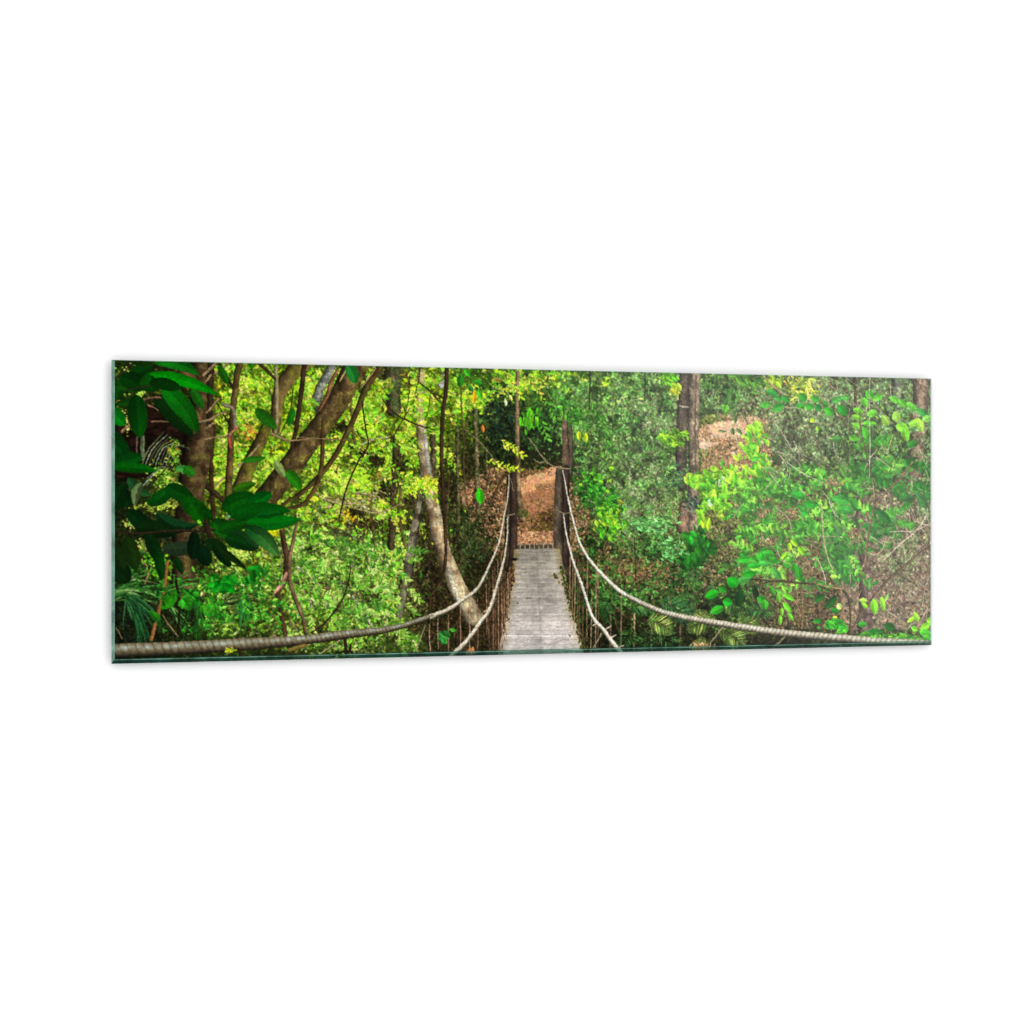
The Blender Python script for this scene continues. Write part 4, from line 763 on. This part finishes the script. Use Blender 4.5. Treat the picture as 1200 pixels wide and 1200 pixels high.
# ================================================================ materials
def new_mat(name):
    m = bpy.data.materials.new(name); m.use_nodes = True; m.node_tree.nodes.clear(); return m, m.node_tree
def wall_material():
    m, t = new_mat("white_wall_paint"); o = t.nodes.new('ShaderNodeOutputMaterial'); b = t.nodes.new('ShaderNodeBsdfPrincipled')
    b.inputs['Base Color'].default_value = (.86, .86, .86, 1); b.inputs['Roughness'].default_value = .9
    b.inputs['Specular IOR Level'].default_value = .2
    t.links.new(b.outputs[0], o.inputs[0]); return m
def glass_material(name, tint, gloss, body=None, amount=0.0, rough=.02):
    """clear sheet glass: what lies behind shows through tinted, Fresnel mirror on top, a little green body"""
    m, t = new_mat(name); n = t.nodes
    o = n.new('ShaderNodeOutputMaterial'); tr = n.new('ShaderNodeBsdfTransparent'); gl = n.new('ShaderNodeBsdfGlossy')
    fr = n.new('ShaderNodeFresnel'); mix = n.new('ShaderNodeMixShader')
    tr.inputs['Color'].default_value = (*tint, 1); gl.inputs['Roughness'].default_value = rough; gl.inputs['Color'].default_value = (1, 1, 1, 1)
    # the same mirror strength from both faces of the sheet (no inner total reflection in a thin pane)
    ge = n.new('ShaderNodeNewGeometry'); mi = n.new('ShaderNodeMapRange'); mi.inputs['To Min'].default_value = gloss; mi.inputs['To Max'].default_value = 1/gloss
    t.links.new(ge.outputs['Backfacing'], mi.inputs['Value']); t.links.new(mi.outputs[0], fr.inputs['IOR'])
    base = tr.outputs[0]
    if body:
        df = n.new('ShaderNodeBsdfDiffuse'); nz = n.new('ShaderNodeTexNoise'); cr = n.new('ShaderNodeValToRGB'); mp = n.new('ShaderNodeMapping'); t2 = n.new('ShaderNodeTexCoord')
        mp.inputs['Scale'].default_value = (14, 14, 14); nz.inputs['Scale'].default_value = 3.0; nz.inputs['Detail'].default_value = 4
        cr.color_ramp.elements[0].position = .35; cr.color_ramp.elements[1].position = .68
        cr.color_ramp.elements[0].color = (*[c*.55 for c in body], 1); cr.color_ramp.elements[1].color = (*[min(1, c*1.5) for c in body], 1)
        t.links.new(t2.outputs['Object'], mp.inputs[0]); t.links.new(mp.outputs[0], nz.inputs['Vector']); t.links.new(nz.outputs[0], cr.inputs[0]); t.links.new(cr.outputs[0], df.inputs[0])
        mb = n.new('ShaderNodeMixShader'); mb.inputs[0].default_value = amount
        t.links.new(base, mb.inputs[1]); t.links.new(df.outputs[0], mb.inputs[2]); base = mb.outputs[0]
    t.links.new(fr.outputs[0], mix.inputs[0]); t.links.new(base, mix.inputs[1]); t.links.new(gl.outputs[0], mix.inputs[2])
    t.links.new(mix.outputs[0], o.inputs[0]); return m
def print_material():
    m, t = new_mat("printed_ink"); o = t.nodes.new('ShaderNodeOutputMaterial'); b = t.nodes.new('ShaderNodeBsdfDiffuse')
    a = t.nodes.new('ShaderNodeAttribute'); a.attribute_name = 'ink'
    t.links.new(a.outputs['Color'], b.inputs['Color']); t.links.new(b.outputs[0], o.inputs[0]); return m

# ================================================================ the setting
WIDTH = math.hypot(X2-X1, D2-D1); HEIGHT = .4; THICK = .004; GAP = .007
ANG = math.atan2(D2-D1, X2-X1)
def link_mesh(name, verts, faces, mat, parent=None, smooth=False):
    me = bpy.data.meshes.new(name); me.from_pydata(verts, [], faces); me.update()
    ob = bpy.data.objects.new(name, me); sc.collection.objects.link(ob)
    if mat: me.materials.append(mat)
    if parent: ob.parent = parent
    return ob
# local frame of the picture: x along it, y towards the viewer is negative, z up; origin at its lower back edge, middle
root = bpy.data.objects.new("glass_picture", None); sc.collection.objects.link(root)
root.location = ((X1+X2)/2, (D1+D2)/2, -HEIGHT/2+.5/FPX*(D1+D2)/4); root.rotation_euler = (0, 0, ANG)
root["label"] = "wide frameless glass picture of a rope bridge through green forest, hanging on a white wall"
root["category"] = "picture"
wall = link_mesh("wall", [(-14, 0, -9), (14, 0, -9), (14, 0, 9), (-14, 0, 9)], [(0, 1, 2, 3)], wall_material())
wall["kind"] = "structure"; wall["label"] = "plain white wall behind the glass picture"; wall["category"] = "wall"
wall.rotation_euler = (0, 0, ANG)
wall.location = (root.location.x-math.sin(ANG)*GAP, root.location.y+math.cos(ANG)*GAP, 0)

# ================================================================ the print: one flat sheet, ink colour per vertex
img = cv.reshape(NY, SS, NX, SS, 3).mean((1, 3))
img = np.clip(img, 0, 1)
lin = np.where(img <= .04045, img/12.92, ((img+.055)/1.055)**2.4)
lin = np.clip(lin/INK_GAIN, .0015, .95).astype(np.float32)
hw, ink_y = WIDTH/2, 0.0
xs = np.linspace(-hw, hw, NX, dtype=np.float32); zs = np.linspace(HEIGHT, 0, NY, dtype=np.float32)
VX, VZ = np.meshgrid(xs, zs); co = np.stack([VX, np.full_like(VX, ink_y), VZ], -1).reshape(-1, 3)
q = (np.arange(NY-1)[:, None]*NX+np.arange(NX-1)[None]).ravel()
fc = np.stack([q, q+NX, q+NX+1, q+1], 1).astype(np.int32)
me = bpy.data.meshes.new("printed_forest"); me.vertices.add(len(co)); me.vertices.foreach_set('co', co.ravel())
me.loops.add(fc.size); me.loops.foreach_set('vertex_index', fc.ravel())
me.polygons.add(len(fc)); me.polygons.foreach_set('loop_start', np.arange(0, fc.size, 4, dtype=np.int32))
me.update(calc_edges=True)
at = me.color_attributes.new('ink', 'FLOAT_COLOR', 'POINT')
at.data.foreach_set('color', np.concatenate([lin.reshape(-1, 3), np.ones((NX*NY, 1), np.float32)], 1).ravel())
me.materials.append(print_material())
pr = bpy.data.objects.new("printed_sheet", me); sc.collection.objects.link(pr); pr.parent = root
pr["label"] = "printed photograph of a plank and rope bridge leading into sunlit green forest"

# ================================================================ the glass sheet and its polished edges
f = THICK                               # front face distance
cl, cr_, ct, cb = .0042, .0010, .0010, .0068   # widths of the ground and polished borders
clear = glass_material("clear_glass", (.985, .995, .99), 1.42)
glass = link_mesh("glass_sheet", [(-hw+cl, -f, cb), (hw-cr_, -f, cb), (hw-cr_, -f, HEIGHT-ct), (-hw+cl, -f, HEIGHT-ct)], [(0, 1, 2, 3)], clear, root)
edge_side = glass_material("polished_edge_bright", (.50, .78, .68), 1.4, (.22, .44, .34), .5, .12)  # brightness caught by the left edge, put into a lighter body colour
edge_low = glass_material("polished_edge_deep", (.42, .60, .54), 1.25, (.02, .085, .06), .35, .2)  # same glass with its dimmer reflection put into a darker body colour
edge_line = glass_material("polished_edge_painted_glint", (.62, .78, .72), 1.45, (.16, .30, .24), .6, .12)  # highlight along the lower edge, painted as a paler body colour
edge_thin = glass_material("polished_edge_thin", (.70, .84, .78), 1.5, (.30, .45, .38), .3, .15)
e = .0012                               # the side walls drop to the back here
def edge(name, inner, mid, outer, mat):
    v = [(*a,) for a in inner+mid+outer]
    return link_mesh(name, v, [(0, 1, 3, 2), (2, 3, 5, 4)], mat, root)
B = -.0004
edge("polished_edge", [(-hw+cl, -f, cb), (-hw+cl, -f, HEIGHT-ct)], [(-hw, -f+e, 0), (-hw, -f+e, HEIGHT)], [(-hw, B, 0), (-hw, B, HEIGHT)], edge_side)
edge("polished_edge", [(hw-cr_, -f, cb), (hw-cr_, -f, HEIGHT-ct)], [(hw, -f+e, 0), (hw, -f+e, HEIGHT)], [(hw, B, 0), (hw, B, HEIGHT)], edge_thin)
edge("polished_edge", [(-hw+cl, -f, HEIGHT-ct), (hw-cr_, -f, HEIGHT-ct)], [(-hw, -f+e, HEIGHT), (hw, -f+e, HEIGHT)], [(-hw, B, HEIGHT), (hw, B, HEIGHT)], edge_thin)
def lerp(a, b, k): return tuple(a[i]+(b[i]-a[i])*k for i in range(3))
i0, i1, o0, o1 = (-hw+cl, -f, cb), (hw-cr_, -f, cb), (-hw, -f+e, 0), (hw, -f+e, 0)
m0, m1, n0, n1 = lerp(i0, o0, .16), lerp(i1, o1, .16), lerp(i0, o0, .34), lerp(i1, o1, .34)
low = link_mesh("polished_edge", [i0, i1, m0, m1, n0, n1, o0, o1, (-hw, B, 0), (hw, B, 0)], [(0, 1, 3, 2), (2, 3, 5, 4), (4, 5, 7, 6), (6, 7, 9, 8)], edge_low, root)
low.data.materials.append(edge_line); low.data.polygons[1].material_index = 1
